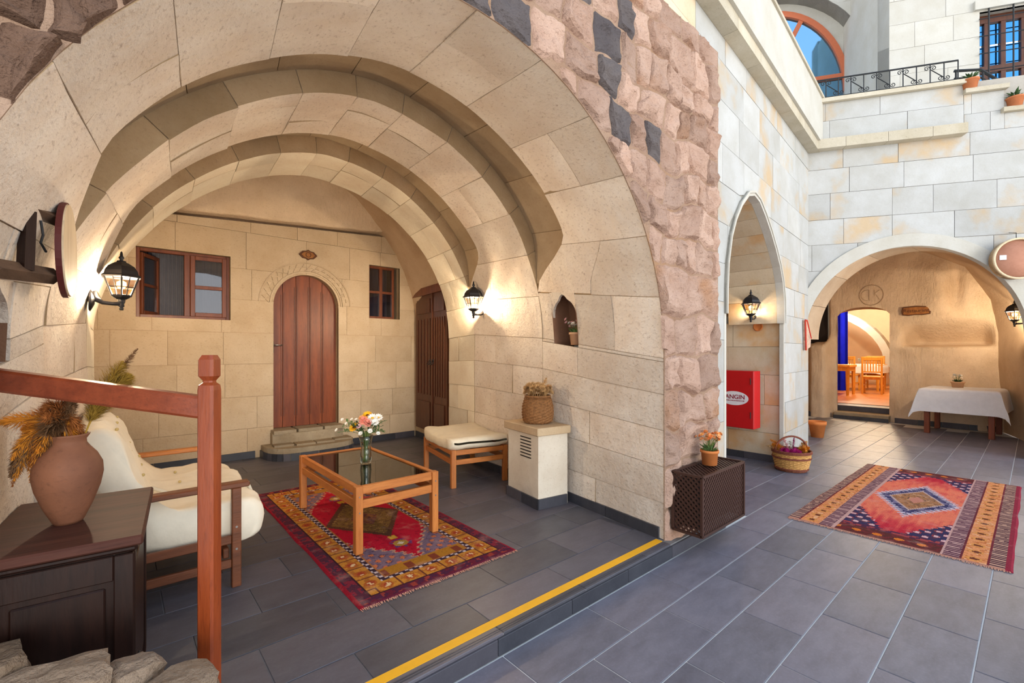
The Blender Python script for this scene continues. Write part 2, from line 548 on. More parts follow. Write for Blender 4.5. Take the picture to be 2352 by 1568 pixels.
def nz(p, s=1.0):
    return noise.noise(Vector(p) * s)

# ---------------------------------------------------------------- walls of blocks
def chains(ua, ub, v0, v1, arch):
    """pieces of rect above arch. arch: None or dict(uL,uR,pts=[(u,v)..] ascending u)"""
    if arch is None or ub <= arch['uL'] or ua >= arch['uR']:
        return [[(ua, v0), (ub, v0), (ub, v1), (ua, v1)]]
    pts = arch['pts']
    def top(u):
        for (a, va), (b, vb) in zip(pts, pts[1:]):
            if a <= u <= b:
                return va + (vb - va) * ((u - a) / max(b - a, 1e-9))
        return -9
    path = []
    if ua < arch['uL']:
        path += [(ua, v0), (arch['uL'], v0)]
    else:
        path += [(ua, max(v0, top(ua)))]
    path += [(u, max(v0, w)) for u, w in pts if ua < u < ub and arch['uL'] <= u <= arch['uR']]
    if ub > arch['uR']:
        path += [(arch['uR'], v0), (ub, v0)]
    else:
        path += [(ub, max(v0, top(ub)))]
    out = []
    cur = []
    for i, (u, w) in enumerate(path):
        if w < v1 - 1e-6:
            if not cur and i > 0:
                pu, pv = path[i - 1]
                if pv >= v1 and pv != w:
                    t = (v1 - pv) / (w - pv)
                    cur.append((pu + (u - pu) * t, v1))
            cur.append((u, w))
        else:
            if cur:
                pu, pv = path[i - 1]
                t = (v1 - pv) / (w - pv) if w != pv else 0
                cur.append((pu + (u - pu) * t, v1))
                out.append(cur)
                cur = []
    if cur:
        out.append(cur)
    res = []
    for c in out:
        p = list(c)
        if abs(p[-1][1] - v1) > 1e-6:
            p.append((p[-1][0], v1))
        if abs(p[0][1] - v1) > 1e-6:
            p.append((p[0][0], v1))
        q = [p[0]]
        for a in p[1:]:
            if abs(a[0] - q[-1][0]) + abs(a[1] - q[-1][1]) > 1e-5:
                q.append(a)
        if abs(q[0][0] - q[-1][0]) + abs(q[0][1] - q[-1][1]) < 1e-5:
            q.pop()
        if len(q) >= 3:
            ar = abs(sum(q[i][0] * q[(i + 1) % len(q)][1] - q[(i + 1) % len(q)][0] * q[i][1] for i in range(len(q)))) / 2
            if ar > 0.0012:
                res.append(q)
    return res

def cutrects(r, holes):
    rs = [r]
    for h in holes:
        nx = []
        for (a, b, c, d) in rs:
            if h[0] >= b or h[1] <= a or h[2] >= d or h[3] <= c:
                nx.append((a, b, c, d))
                continue
            if h[0] > a:
                nx.append((a, h[0], c, d))
            if h[1] < b:
                nx.append((h[1], b, c, d))
            aa, bb = max(a, h[0]), min(b, h[1])
            if h[2] > c:
                nx.append((aa, bb, c, h[2]))
            if h[3] < d:
                nx.append((aa, bb, h[3], d))
        rs = [q for q in nx if q[1] - q[0] > 0.015 and q[3] - q[2] > 0.015]
    return rs

def wall_blocks(parent, P, rows, u0, u1, lens, mat, arch=None, holes=(), gap=0.006, th=0.05, jit=0.004, name='stone_block', prob2=None, mat2=None):
    for (v0, v1) in rows:
        u = u0 - random.uniform(0, lens[0])
        while u < u1 - 0.02:
            w = random.uniform(*lens)
            a, b = max(u, u0), min(u + w, u1)
            if u1 - b < lens[0] * 0.4:
                b = u1
                w = b - u + 1
            u += w
            if b - a < 0.03:
                continue
            off = random.uniform(-jit, jit)
            mm = mat2 if (prob2 and random.random() < prob2) else mat
            for (a2, b2, c2, d2) in cutrects((a + gap / 2, b - gap / 2, v0 + gap / 2, v1 - gap / 2), holes):
                for poly in chains(a2, b2, c2, d2, arch):
                    fixn(G().prism(poly, P, off, th).obj(name, mm, parent))

def arch_pts(cu, cv, ru, rv, n=24, pw_=2.0):
    out = []
    for i in range(n + 1):
        t = PI - PI * i / n
        c, s_ = math.cos(t), math.sin(t)
        out.append((cu + ru * math.copysign(abs(c) ** (2 / pw_), c), cv + rv * abs(s_) ** (2 / pw_)))
    return {'uL': cu - ru, 'uR': cu + ru, 'pts': out}

def rows_of(z0, z1, h, j=0.03):
    out = []
    z = z0
    while z < z1 - 0.02:
        n = min(z + h + random.uniform(-j, j), z1)
        if z1 - n < h * 0.45:
            n = z1
        out.append((z, n))
        z = n
    return out

# ================================================================ FLOORS
ZP = 0.09                                     # niche platform height
fl = struct(G().box(-1.6, 12.4, -1.8, 4.2, -0.25, -0.004).obj('floor', 'grout'), 'courtyard floor of grey basalt tiles with pale joints')
def tile(parent, x0, x1, y0, y1, z, t=0.02, g=0.0035, mat='tile', name='floor_tile'):
    return G().box(x0 + g, x1 - g, y0 + g, y1 - g, z - t, z, 0.002).obj(name, mat, parent)
RY = 0.2818
for r in range(-6, 13):
    y0 = 0.175 + RY * r
    y1 = y0 + RY
    off = 2.506 if r % 2 == 0 else 2.21
    for k in range(-7, 17):
        x0 = off + 0.592 * k
        x1 = x0 + 0.592
        if x1 > 11.36 or x1 < -0.6:
            continue
        if y0 < -0.5 and (x0 > 8.0 or x0 < 1.0):
            continue
        ya, yb = y0, y1
        wl = 1.4825 + 0.086 * x0
        if x0 < 3.62:
            yb = min(yb, 1.588)
        elif ya > wl - .02:
            if x0 < 6.14 and x1 > 4.15:
                x0, x1 = max(x0, 4.15), min(x1, 6.14)
            elif x1 < 7.5:
                continue
        elif x1 < 4.15 or 6.1 < x0 < 7.2:
            yb = min(yb, wl - 0.01)
        if yb - ya < 0.03 or x1 - x0 < .03:
            continue
        tile(fl, x0, x1, ya, yb, 0.0, g=0.0028)
pf = struct(G().box(-1.1, 3.9, 1.602, 6.35, -0.2, ZP - 0.004).obj('floor_niche', 'grout_dark'), 'raised niche floor of dark grey basalt tiles')
NY = 0.2975
for r in range(0, 16):
    y0 = 1.716 + 0.195 + NY * (r - 1)
    if r == 0:
        y0 = 1.712
    y1 = 1.911 + NY * r
    y1 = min(y1, 6.2)
    off = [0.765, 1.05, 0.847, 1.128, 0.765, 1.05][r % 6]
    for k in range(-3, 6):
        x0 = off + 0.5855 * k
        x1 = x0 + 0.5855
        x1 = min(x1, 2.83 + 0.14 * (y0 - 1.687))
        x0 = max(x0, -0.36)
        if x1 - x0 > 0.04 and y1 - y0 > 0.02:
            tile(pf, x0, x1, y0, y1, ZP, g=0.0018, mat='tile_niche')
# step edge: nosing strip, yellow tape, riser tiles
for k in range(-2, 6):
    x0, x1 = 0.17 + 0.5855 * k, 0.17 + 0.5855 * (k + 1)
    x1 = min(x1, 2.80)
    if x1 - x0 < 0.05:
        continue
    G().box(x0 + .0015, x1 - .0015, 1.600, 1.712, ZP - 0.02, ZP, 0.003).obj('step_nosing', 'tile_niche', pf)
    for gy in (1.618, 1.632):
        G().box(x0 + .002, x1 - .002, gy, gy + 0.006, ZP - 0.001, ZP + 0.0015).obj('nosing_groove', 'tile_dark', pf)
for k in range(-2, 8):
    x0, x1 = 0.3 + 0.5 * k, 0.3 + 0.5 * (k + 1)
    x1 = min(x1, 3.6)
    if x1 - x0 > 0.04:
        G().box(x0 + .0015, x1 - .0015, 1.588, 1.602, 0.0, ZP - 0.012, 0.002).obj('riser_tile', 'tile_dark', pf)
tag(G().box(-0.6, 2.795, 1.659, 1.709, ZP + 0.0002, ZP + 0.0022).obj('hazard_tape', 'yellow'), 'yellow hazard tape strip along the step edge', 'tape')

# ================================================================ NICHE VAULT
KR = [(1.62, 2.815), (1.687, 2.825), (3.02, 3.0), (4.24, 3.11), (4.94, 3.22), (6.3, 3.42)]
KL = [(1.62, -0.34), (1.687, -0.335), (3.02, -0.25), (4.24, -0.15), (4.94, -0.13), (6.3, -0.13)]
KN = [(1.687, 2.0), (3.02, 1.72), (6.3, 1.70)]
KZ = [(1.687, 1.33), (3.02, 1.50), (4.24, 1.57), (4.94, 1.54)]
KC = [(1.687, 2.93), (3.02, 3.115), (4.24, 3.165), (4.94, 3.185)]
def S(q, Y, d=0.0):
    """point on the vault surface. q in [-1,0] right jamb, [0,1] arch, [1,2] left jamb"""
    xr, xl, zc, cr = pw(KR, Y), pw(KL, Y), pw(KZ, Y), pw(KC, Y)
    cx, rx, rz = (xr + xl) / 2, (xr - xl) / 2, cr - zc
    if q <= 0:
        return (xr + d, Y, lerp(ZP, zc, q + 1))
    if q >= 1:
        return (xl - d, Y, lerp(zc, ZP, q - 1))
    t = PI * q
    c, s_ = math.cos(t), math.sin(t)
    if c < 0:
        e = 2.0 / pw(KN, Y)
        c, s_ = -(abs(c) ** e), abs(s_) ** e
    return (cx + (rx + d) * c, Y, zc + (rz + d) * s_)
def taper(q):
    qq = min(q, 1 - q)
    return smooth(0.085, 0.19, qq)
def Yend(q, full, front):
    """recess start: narrows to nothing at the springing"""
    return lerp(front, full, smooth(0.085, 0.19, min(q, 1 - q)) if 0 < q < 1 else 0.0)
vault = struct(bpy.data.objects.new('wall_vault', None), 'ribbed stone vault of the seating niche')
COL.objects.link(vault)
def shell(y0, y1, d, dep, n=180, ydyn=None):
    g = G()
    qs = [-1 + 3 * i / n for i in range(n + 1)]
    rows = []
    for q in qs:
        a = y0(q) if callable(y0) else y0
        b = y1(q) if callable(y1) else y1
        dd = d(q) if callable(d) else d
        rows.append([S(q, a, dep), S(q, a, dd), S(q, b, dd), S(q, b, dep)])
    v = [p for r_ in rows for p in r_]
    f = []
    for i in range(n):
        for k in range(3):
            f.append((4 * i + k, 4 * i + k + 1, 4 * (i + 1) + k + 1, 4 * (i + 1) + k))
    return g.add(v, f)
def recdep(q):
    return 0.145 * taper(q) if 0 < q < 1 else 0.0
Y1F, Y1B, Y2F, Y2B, Y3F, Y3B = 1.665, 2.45, 3.02, 3.77, 4.24, 4.94
y1b = lambda q: Yend(q, Y1B, Y2F)
y2b = lambda q: Yend(q, Y2B, Y3F)
ALC = (-0.02, 0.085, 2.53, 2.85)           # alcove in the right jamb (q0,q1,Y0,Y1)
ALC2 = (0.952, 1.06, 2.0, 2.42)            # alcove in the left jamb
def pierced_shell(y0, yend, d, holes):
    qs = sorted(set([-1 + 3 * i / 150 for i in range(151)] + [h[k] for h in holes for k in (0, 1)]))
    ys = sorted(set([y0] + [h[k] for h in holes for k in (2, 3)]))
    g = G()
    v = []
    for q in qs:
        e = yend(q)
        v += [S(q, min(y, e), d) for y in ys] + [S(q, e, d), S(q, e, .45)]
    m = len(ys) + 2
    f = []
    for i in range(len(qs) - 1):
        qm = (qs[i] + qs[i + 1]) / 2
        for j in range(m - 1):
            if j < len(ys) - 1:
                ym_ = (ys[j] + ys[j + 1]) / 2
                if any(h[0] < qm < h[1] and h[2] < ym_ < h[3] for h in holes):
                    continue
            f.append((i * m + j, i * m + j + 1, (i + 1) * m + j + 1, (i + 1) * m + j))
    return g.add(v, f)
pierced_shell(Y1F, y1b, 0.011, [ALC, ALC2]).obj('mortar_bed', 'vault_mortar', vault, True)
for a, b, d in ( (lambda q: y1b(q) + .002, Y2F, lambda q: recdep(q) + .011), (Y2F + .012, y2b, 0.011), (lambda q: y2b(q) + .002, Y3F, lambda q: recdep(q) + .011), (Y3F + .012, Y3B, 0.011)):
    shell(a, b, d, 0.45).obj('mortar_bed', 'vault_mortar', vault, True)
def vault_block(q0, q1, y0, y1, d, mat, th=0.22, name='voussoir', amp=0.010, gap=0.0022, nq=6, ny=4, dj=0.0, front=None):
    gq = gap / 1.6 if q0 < 0 or q0 >= 1 else gap / 5.0
    seed = random.uniform(0, 50)
    v = []
    for i in range(nq + 1):
        q = lerp(q0 + gq, q1 - gq, i / nq)
        a = (y0(q) if callable(y0) else y0) + gap
        b = (y1(q) if callable(y1) else y1) - gap
        b = max(b, a + 0.002)
        dd = d(q) if callable(d) else d
        for j in range(ny + 1):
            Y = lerp(a, b, j / ny)
            p = S(q, Y, dd + dj)
            e = amp * (nz((p[0] * 3 + seed, p[1] * 3, p[2] * 3)))
            if i in (0, nq) or j in (0, ny):
                e += 0.003
            v.append(S(q, Y, dd + dj + e))
    m = ny + 1
    k = len(v)
    per = [(i, 0) for i in range(nq + 1)] + [(nq, j) for j in range(1, ny + 1)] + [(i, ny) for i in range(nq - 1, -1, -1)] + [(0, j) for j in range(ny - 1, 0, -1)]
    f = [(i * m + j, (i + 1) * m + j, (i + 1) * m + j + 1, i * m + j + 1) for i in range(nq) for j in range(ny)]
    for (i, j) in per:
        q = lerp(q0 + gq, q1 - gq, i / nq)
        a = (y0(q) if callable(y0) else y0) + gap
        b = (y1(q) if callable(y1) else y1) - gap
        b = max(b, a + 0.002)
        dd = d(q) if callable(d) else d
        v.append(S(q, lerp(a, b, j / ny), dd + th))
    L = len(per)
    for t in range(L):
        (i, j), (i2, j2) = per[t], per[(t + 1) % L]
        f.append((i * m + j, k + t, k + (t + 1) % L, i2 * m + j2))
    o = G().add(v, f).obj(name, mat, vault, False)
    fixn(o)
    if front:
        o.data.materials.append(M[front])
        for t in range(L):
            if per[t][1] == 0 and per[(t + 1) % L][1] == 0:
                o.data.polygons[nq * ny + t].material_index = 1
    return o
def rib(y0, y1, mat, cuts, nq_arch=13, jamb=5, holes=(), amp=0.010, split=True):
    qs = [-1 + i / jamb for i in range(jamb)] + [i / nq_arch for i in range(nq_arch)] + [1 + i / jamb for i in range(jamb + 1)]
    for i, (a, b) in enumerate(zip(qs, qs[1:])):
        ya = y0(0.5 * (a + b)) if callable(y0) else y0
        yb = y1(0.5 * (a + b)) if callable(y1) else y1
        cs = [0.0, 1.0]
        if split:
            if i % 2 == 0:
                cs = [0.0, random.uniform(0.35, 0.65), 1.0]
            elif random.random() < 0.3:
                cs = [0.0, random.uniform(0.25, 0.4), 1.0]
        for c0, c1 in zip(cs, cs[1:]):
            f0 = (lambda q, c=c0: lerp(y0(q) if callable(y0) else y0, y1(q) if callable(y1) else y1, c))
            f1 = (lambda q, c=c1: lerp(y0(q) if callable(y0) else y0, y1(q) if callable(y1) else y1, c))
            Ya, Yb = f0(0.5 * (a + b)), f1(0.5 * (a + b))
            if Yb - Ya < 0.03:
                continue
            for (p, q_, r_, s_) in cutrects((a, b, Ya, Yb), holes):
                if abs(p - a) < 1e-6 and abs(q_ - b) < 1e-6 and abs(r_ - Ya) < 1e-6 and abs(s_ - Yb) < 1e-6:
                    vault_block(a, b, f0, f1, 0.0, mat, amp=amp, dj=random.uniform(-.003, .003), front='face_shade_stone')
                else:
                    vault_block(p, q_, r_ if r_ > Ya + 1e-6 else f0, s_ if s_ < Yb - 1e-6 else f1, 0.0, mat, amp=amp, nq=4, ny=3, th=.03)
rib(Y1F, y1b, 'vault', None, 12, 5, [ALC, ALC2], amp=0.008)
rib(Y2F, y2b, 'vault', None, 13, 5)
rib(Y3F, Y3B, 'vault_light', None, 15, 5, amp=0.006)
for (ya, yf) in ((y1b, Y2F), (y2b, Y3F)):
    nq = 11
    for i in range(nq):
        a, b = i / nq, (i + 1) / nq
        if 0.08 < (a + b) / 2 < 0.92:
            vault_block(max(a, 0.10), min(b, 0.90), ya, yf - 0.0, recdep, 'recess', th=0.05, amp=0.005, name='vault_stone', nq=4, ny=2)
# alcoves
def alcove(q0, q1, y0, y1, sgn, dep, mat, tip):
    p0, p1 = S(q0, (y0 + y1) / 2), S(q1, (y0 + y1) / 2)
    x = (p0[0] + p1[0]) / 2
    z0, z1 = min(p0[2], p1[2]), max(p0[2], p1[2])
    xa, xb = x - sgn * 0.012, x + sgn * dep
    slope = 0.13
    def X(y, d, z=None):
        xr_, xl_, zc_, cr_ = pw(KR, y), pw(KL, y), pw(KZ, y), pw(KC, y)
        t_ = math.asin(max(0, min(1, ((z if z is not None else z0) - zc_) / (cr_ - zc_))))
        return (xr_ + xl_) / 2 + sgn * ((xr_ - xl_) / 2 * math.cos(t_) + d)
    g = G()
    yy = (y0, y1)
    # back and sides (open box)
    v = []
    for d in (0.012, dep):
        v += [(X(y0, d, z0), y0, z0), (X(y1, d, z0), y1, z0), (X(y1, d, z1), y1, z1), (X(y0, d, z1), y0, z1)]
    g.add(v, [(4, 5, 6, 7), (0, 1, 5, 4), (1, 2, 6, 5), (2, 3, 7, 6), (3, 0, 4, 7)])
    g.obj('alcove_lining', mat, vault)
    # ogee head plate filling the corners of the square hole
    n = 10
    c = (y0 + y1) / 2
    hw = (y1 - y0) / 2 - 0.004
    zs = lerp(z0, z1, 0.55)
    ztop = z1 - 0.012
    A = []
    for i in range(n + 1):
        t = i / n
        w = hw * math.cos(t * PI / 2) ** 0.8
        zz = zs + (ztop - zs - tip) * math.sin(t * PI / 2) + (tip * smooth(0.75, 1, t))
        A.append((c - w, zz))
    left = A + [(c, z1 + .018), (y0 - .004, z1 + .018), (y0 - .004, zs)]
    P = lambda u, w, d: (X(u, d, w), u, w)
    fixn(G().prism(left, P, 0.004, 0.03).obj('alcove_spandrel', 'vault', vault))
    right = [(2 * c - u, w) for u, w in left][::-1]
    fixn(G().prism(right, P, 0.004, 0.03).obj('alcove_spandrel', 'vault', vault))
    return x, z0, z1
AX, AZ0, AZ1 = alcove(*ALC, 1, 0.24, 'alcove', 0.045)
AX2, A2Z0, A2Z1 = alcove(*ALC2, -1, 0.16, 'alcove', 0.02)
# skirting on the right jamb and back
base_r = struct(bpy.data.objects.new('baseboard_right', None), 'dark tile skirting along the right niche wall')
COL.objects.link(base_r)
y = 1.70
while y < 4.9:
    y2 = min(y + 0.5, 4.94)
    g = G()
    v = []
    for yy in (y + .002, y2 - .002):
        x = pw(KR, yy)
        for (dx, z) in ((-0.014, ZP), (-0.014, ZP + 0.078), (0.02, ZP + 0.078), (0.02, ZP)):
            v.append((x + dx, yy, z))
    g.add(v, [(0, 1, 2, 3), (7, 6, 5, 4), (0, 4, 5, 1), (1, 5, 6, 2), (2, 6, 7, 3), (3, 7, 4, 0)])
    fixn(g.obj('skirting_tile', 'tile_dark', base_r))
    y = y2

# ================================================================ FRONT ROUGH ARCH WALL
fw_ = struct(bpy.data.objects.new('wall_front', None), 'rough pinkish masonry arch wall in front of the niche')
COL.objects.link(fw_)
YF = 1.648
PF = lambda u, v, d: (u, YF + d, v)
an = 40
fpts = []
for i in range(an + 1):
    p = S(1 - i / an, 1.665)
    fpts.append((p[0], p[2]))
farch = {'uL': fpts[0][0], 'uR': fpts[-1][0], 'pts': fpts}
XR, ZTOP = 3.62, 3.76
for poly in chains(-2.6, XR, 0.0, ZTOP, farch):
    fixn(G().prism(poly, PF, 0.012, 0.019).obj('mortar_bed', 'rough_mortar', fw_))
G().box(XR - 0.2, XR, YF + 0.02, 2.0, 0, ZTOP).obj('pier_side', 'rough_mortar', fw_)
def rough_stone(ua, ub, v0, v1, mat, clip=True, amp=0.026, name='rough_stone'):
    """rough faced stone; lower boundary follows the arch"""
    def low(u):
        if u >= farch['uR'] or u <= farch['uL'] or not clip:
            return v0
        t = v0
        for (a, va), (b, vb) in zip(fpts, fpts[1:]):
            if a <= u <= b:
                t = max(v0, va + (vb - va) * (u - a) / max(b - a, 1e-9) + 0.002)
        return t
    us = [lerp(ua, ub, i / 7) for i in range(8)]
    keep = [u for u in us if low(u) < v1 - 0.03]
    if len(keep) < 3:
        return
    ua, ub = keep[0], keep[-1]
    n = 12
    sd = random.uniform(0, 99)
    prd = random.uniform(-0.004, 0.016)
    v = []
    for i in range(n + 1):
        u = lerp(ua, ub, i / n)
        l = low(u)
        for j in range(n + 1):
            w = lerp(l, v1, j / n)
            ed = min(i, n - i, j, n - j)
            rd = 1 - abs(nz((u * 5 + sd, w * 5, 1.3)))
            e = nz((u * 4 + sd, w * 4, 1.3)) * amp * .9 + nz((u * 15, w * 15 + sd, 4.1)) * amp * 0.7 - max(0, rd - .66) * amp * 1.6
            d = min(-prd + e, .006 + .01 * nz((u * 9, w * 9, sd)))
            if ed == 0:
                d = 0.013
            elif ed == 1:
                d = d * 0.7 + 0.003 * nz((u * 30, w * 30, 2))
            # joints wander: the same warp for every stone
            k = smooth(0.0, 0.10, min(abs(XR - u), w - l + .02 if l > v0 else .2, abs(u - farch['uR']) if w < 1.4 else .2, w + .02))
            uu = u + k * (.085 * nz((u * 2.6, w * 2.6, 11.0)) + .02 * nz((u * 11, w * 11, 3.0)))
            ww = w + k * (.085 * nz((u * 2.6, w * 2.6, 27.0)) + .02 * nz((u * 11, w * 11, 8.0)))
            v.append(PF(uu, ww, d))
    f = [(i * (n + 1) + j, (i + 1) * (n + 1) + j, (i + 1) * (n + 1) + j + 1, i * (n + 1) + j + 1) for i in range(n) for j in range(n)]
    fixn(G().add(v, f).obj(name, mat, fw_, False))
# pier courses (right of the opening) and spandrel rubble
z = 0.005
while z < ZTOP - 0.05:
    h = random.uniform(0.24, 0.34) if z < 1.9 else random.uniform(0.17, 0.27)
    z2 = min(z + h, ZTOP)
    if ZTOP - z2 < 0.1:
        z2 = ZTOP
    u = -2.5
    lim = XR - 0.005
    while u < lim - 0.02:
        if u < farch['uR'] and z < 1.3:
            w = random.uniform(0.3, 0.5)
        else:
            w = random.uniform(0.2, 0.46) if z < 1.9 else random.uniform(0.13, 0.3)
        b = min(u + w, lim)
        if lim - b < 0.09:
            b = lim
        # do not straddle the jamb
        if u < farch['uR'] < b and z < farch['pts'][-1][1]:
            if farch['uR'] - u > 0.02 and z > 1.25:
                pass
            u_ = farch['uR'] + 0.001
            u = u_
            b = max(b, u + 0.16)
        mid = (u + b) / 2
        skip = farch['uL'] < mid < farch['uR'] and z2 < 1.4
        if not skip and not (u < farch['uL'] < b and z < 1.35):
            dark = (z > 2.6 and 0.9 < mid < 2.7 and random.random() < 0.33)
            rough_stone(u + 0.006, b - 0.006, z + 0.006, z2 - 0.006, 'rough_dark' if dark else ('rough_brown' if mid < 0.7 else 'rough'), amp=0.036)
        u = b
    z = z2

# ================================================================ BACK OF THE NICHE
YB = 6.2
bw = struct(bpy.data.objects.new('wall_back', None), 'tan stone back wall with an arched door and two windows')
COL.objects.link(bw)
PB = lambda u, v, d: (u, YB + d, v)
DOOR = arch_pts(1.873, 1.955, 0.402, 0.41, 20)
W1 = (0.155, 1.012, 1.742, 2.488)
W2 = (2.707, 3.18, 1.848, 2.606)
zl = lambda x: 2.85 + 0.062 * x
for r_ in cutrects((-0.55, 3.62, 0.0, 2.80), [W1, W2]):
    for poly in chains(*r_, DOOR):
        fixn(G().prism(poly, PB, 0.008, 0.3).obj('mortar_bed', 'back_mortar', bw))
wall_blocks(bw, PB, rows_of(ZP, 2.80, 0.37, 0.03), -0.5, 3.6, (0.42, 0.8), 'back', DOOR, [W1, W2], gap=0.004, th=0.03, jit=0.002)
# carved upper rock face overhanging the ledge
xs = -0.5
while xs < 3.6:
    xe = min(xs + random.uniform(.45, .75), 3.6)
    if 3.6 - xe < .2:
        xe = 3.6
    fixn(G().prism([(xs + .002, 2.802), (xe - .002, 2.802), (xe - .002, zl(xe)), (xs + .002, zl(xs))], PB, random.uniform(-.002, .002), .22).obj('stone_block', 'back', bw))
    xs = xe
def upface(s, t):
    x = lerp(-0.5, 3.6, s)
    zb = zl(x) + 0.018 * nz((x * 1.4, 2, 2))
    path = [(0.0, YB + .02, zb - .01), (.06, YB + .20, zb), (.14, YB + .20, zb + .05), (.22, YB - .05, zb + .062 + .012 * nz((x * 3, 7, 1)))]
    for (a, ya, za), (b, yb, zb_) in zip(path, path[1:]):
        if t <= b:
            k = (t - a) / (b - a)
            return (x, lerp(ya, yb, k), lerp(za, zb_, k))
    k = (t - .22) / .78
    zz = lerp(path[-1][2], 4.0, k)
    return (x, YB - 0.05 - 0.40 * k ** 1.5 + 0.04 * nz((x * 1.7, zz * 1.7, 3)) * min(1, k * 5), zz)
G().grid(upface, 40, 50).obj('carved_rock_face', 'cave', bw, True)
# side walls and ceiling of the back bay
def bay(q, y, d=0.0):
    t = PI * q
    cx, rx, zc, rz = 1.60, 1.86, 1.62, 2.05
    if q < 0:
        return (cx + rx, y, lerp(ZP, zc, q + 1))
    if q > 1:
        return (cx - rx, y, lerp(zc, ZP, q - 1))
    return (cx + rx * math.cos(t), y, zc + rz * math.sin(t))
D3 = (5.03, 6.12, 0.25, 2.18)               # opening for the side door (Y0,Y1,z0,z1)
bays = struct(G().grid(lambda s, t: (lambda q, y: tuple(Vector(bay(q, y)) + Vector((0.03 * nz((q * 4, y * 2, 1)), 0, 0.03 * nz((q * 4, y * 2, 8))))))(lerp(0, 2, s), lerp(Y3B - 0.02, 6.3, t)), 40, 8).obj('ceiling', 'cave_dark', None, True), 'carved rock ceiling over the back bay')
g = G()
for i in range(41):
    q = -1 + 3 * i / 40
    g.v += [S(q, Y3B, 0.02), tuple(bay(q, Y3B))]
g.f += [(2 * i, 2 * i + 1, 2 * i + 3, 2 * i + 2) for i in range(40)]
struct(g.obj('wall_bay', 'cave_dark'), 'shadowed rear face of the inner rib')
# right wall of the bay with the side door
rw = struct(bpy.data.objects.new('wall_right', None), 'tan stone wall beside the dark double door')
COL.objects.link(rw)
PR = lambda u, v, d: (3.27 + 0.14 * (u - 4.94) + d, u, v)
for r_ in cutrects((4.94, 6.22, ZP, 2.9), [D3]):
    fixn(G().prism([(r_[0], r_[2]), (r_[1], r_[2]), (r_[1], r_[3]), (r_[0], r_[3])], PR, 0.0, 0.16).obj('stone_block', 'back', rw))
# skirting at the back
base_b = struct(bpy.data.objects.new('baseboard_back', None), 'dark tile skirting along the back wall')
COL.objects.link(base_b)
for (a, b) in ((-0.13, 0.3), (0.3, 0.8), (0.8, 1.27), (2.42, 2.75), (2.75, 3.1), (3.1, 3.42)):
    G().box(a + .002, b - .002, YB - 0.014, YB + 0.02, ZP, ZP + 0.085, 0.002).obj('skirting_tile', 'tile_dark', base_b)
for k in range(3):
    a = 4.98 + 0.4 * k
    b = min(a + 0.4, 6.18)
    fixn(G().prism([(a + .002, ZP), (b - .002, ZP), (b - .002, ZP + .085), (a + .002, ZP + .085)], PR, -0.014, 0.02).obj('skirting_tile', 'tile_dark', base_b))

# ---------------------------------------------------------------- arched door
d1 = struct(bpy.data.objects.new('door_1', None), 'red-brown plank door with a rounded top')
COL.objects.link(d1)
PD = lambda u, v, d: (u, YB + 0.10 + d, v)
pl_ = [1.471, 1.60, 1.76, 1.93, 2.09, 2.275]
zt = lambda u: 1.955 + 0.41 * math.sqrt(max(0, 1 - ((u - 1.873) / 0.402) ** 2))
for a, b in zip(pl_, pl_[1:]):
    us = [lerp(a, b, i / 6) for i in range(7)]
    poly = [(a + .003, 0.41), (b - .003, 0.41)] + [(min(max(u, a + .003), b - .003), zt(u)) for u in us[::-1]]
    fixn(G().prism(poly, PD, 0.0, 0.04).obj('plank', 'door', d1))
    for gx in (b - 0.018, b + 0.014):
        if gx < 2.2 and b < 2.2:
            G().box(gx - 0.003, gx + 0.003, YB + 0.094, YB + 0.102, 0.55, zt(gx) - 0.14).obj('groove_moulding', 'door_dark', d1)
for poly in chains(1.45, 2.3, 0.0, 2.45, None):
    G().box(1.44, 2.31, YB + 0.15, YB + 0.17, 0.3, 2.45).obj('door_backing', 'void', d1)
h = G().box(1.478, 1.498, YB + 0.088, YB + 0.10, 1.36, 1.50, 0.003)
hd = h.obj('handle_plate', 'iron', d1)
G().tube([(1.488, YB + 0.09, 1.455), (1.488, YB + 0.045, 1.455), (1.53, YB + 0.04, 1.457), (1.585, YB + 0.042, 1.455)], 0.009, 8).obj('lever', 'steel', hd, True)
G().sphere((1.488, YB + 0.088, 1.385), 0.008).obj('keyhole', 'void', hd)
# carved relief over the door
def ringpts(r, n, a0=0.02, a1=0.98):
    return [(1.873 + r * math.cos(PI * lerp(a1, a0, i / n)), 1.955 + r * 1.0 * math.sin(PI * lerp(a1, a0, i / n))) for i in range(n + 1)]
fixn(G().ring(ringpts(0.432, 30), ringpts(0.448, 30), PB, -0.014, 0.01).obj('carved_arch_band', 'back', bw))
fixn(G().ring(ringpts(0.555, 30), ringpts(0.572, 30), PB, -0.012, 0.01).obj('carved_arch_band', 'back', bw))
for i in range(19):
    a = PI * lerp(0.04, 0.96, i / 18)
    for (r0, r1, w) in ((0.455, 0.50, 0.032), (0.505, 0.548, 0.026)):
        aa = a + (0.085 if r0 > 0.5 else 0)
        if aa > PI * 0.97:
            continue
        c, s_ = math.cos(aa), math.sin(aa)
        pts = [(1.873 + c * r0 - s_ * w, 1.955 + s_ * r0 + c * w), (1.873 + c * r0 + s_ * w, 1.955 + s_ * r0 - c * w), (1.873 + c * r1, 1.955 + s_ * r1)]
        fixn(G().prism(pts, PB, -0.016, 0.005).obj('carved_motif', 'back', bw))
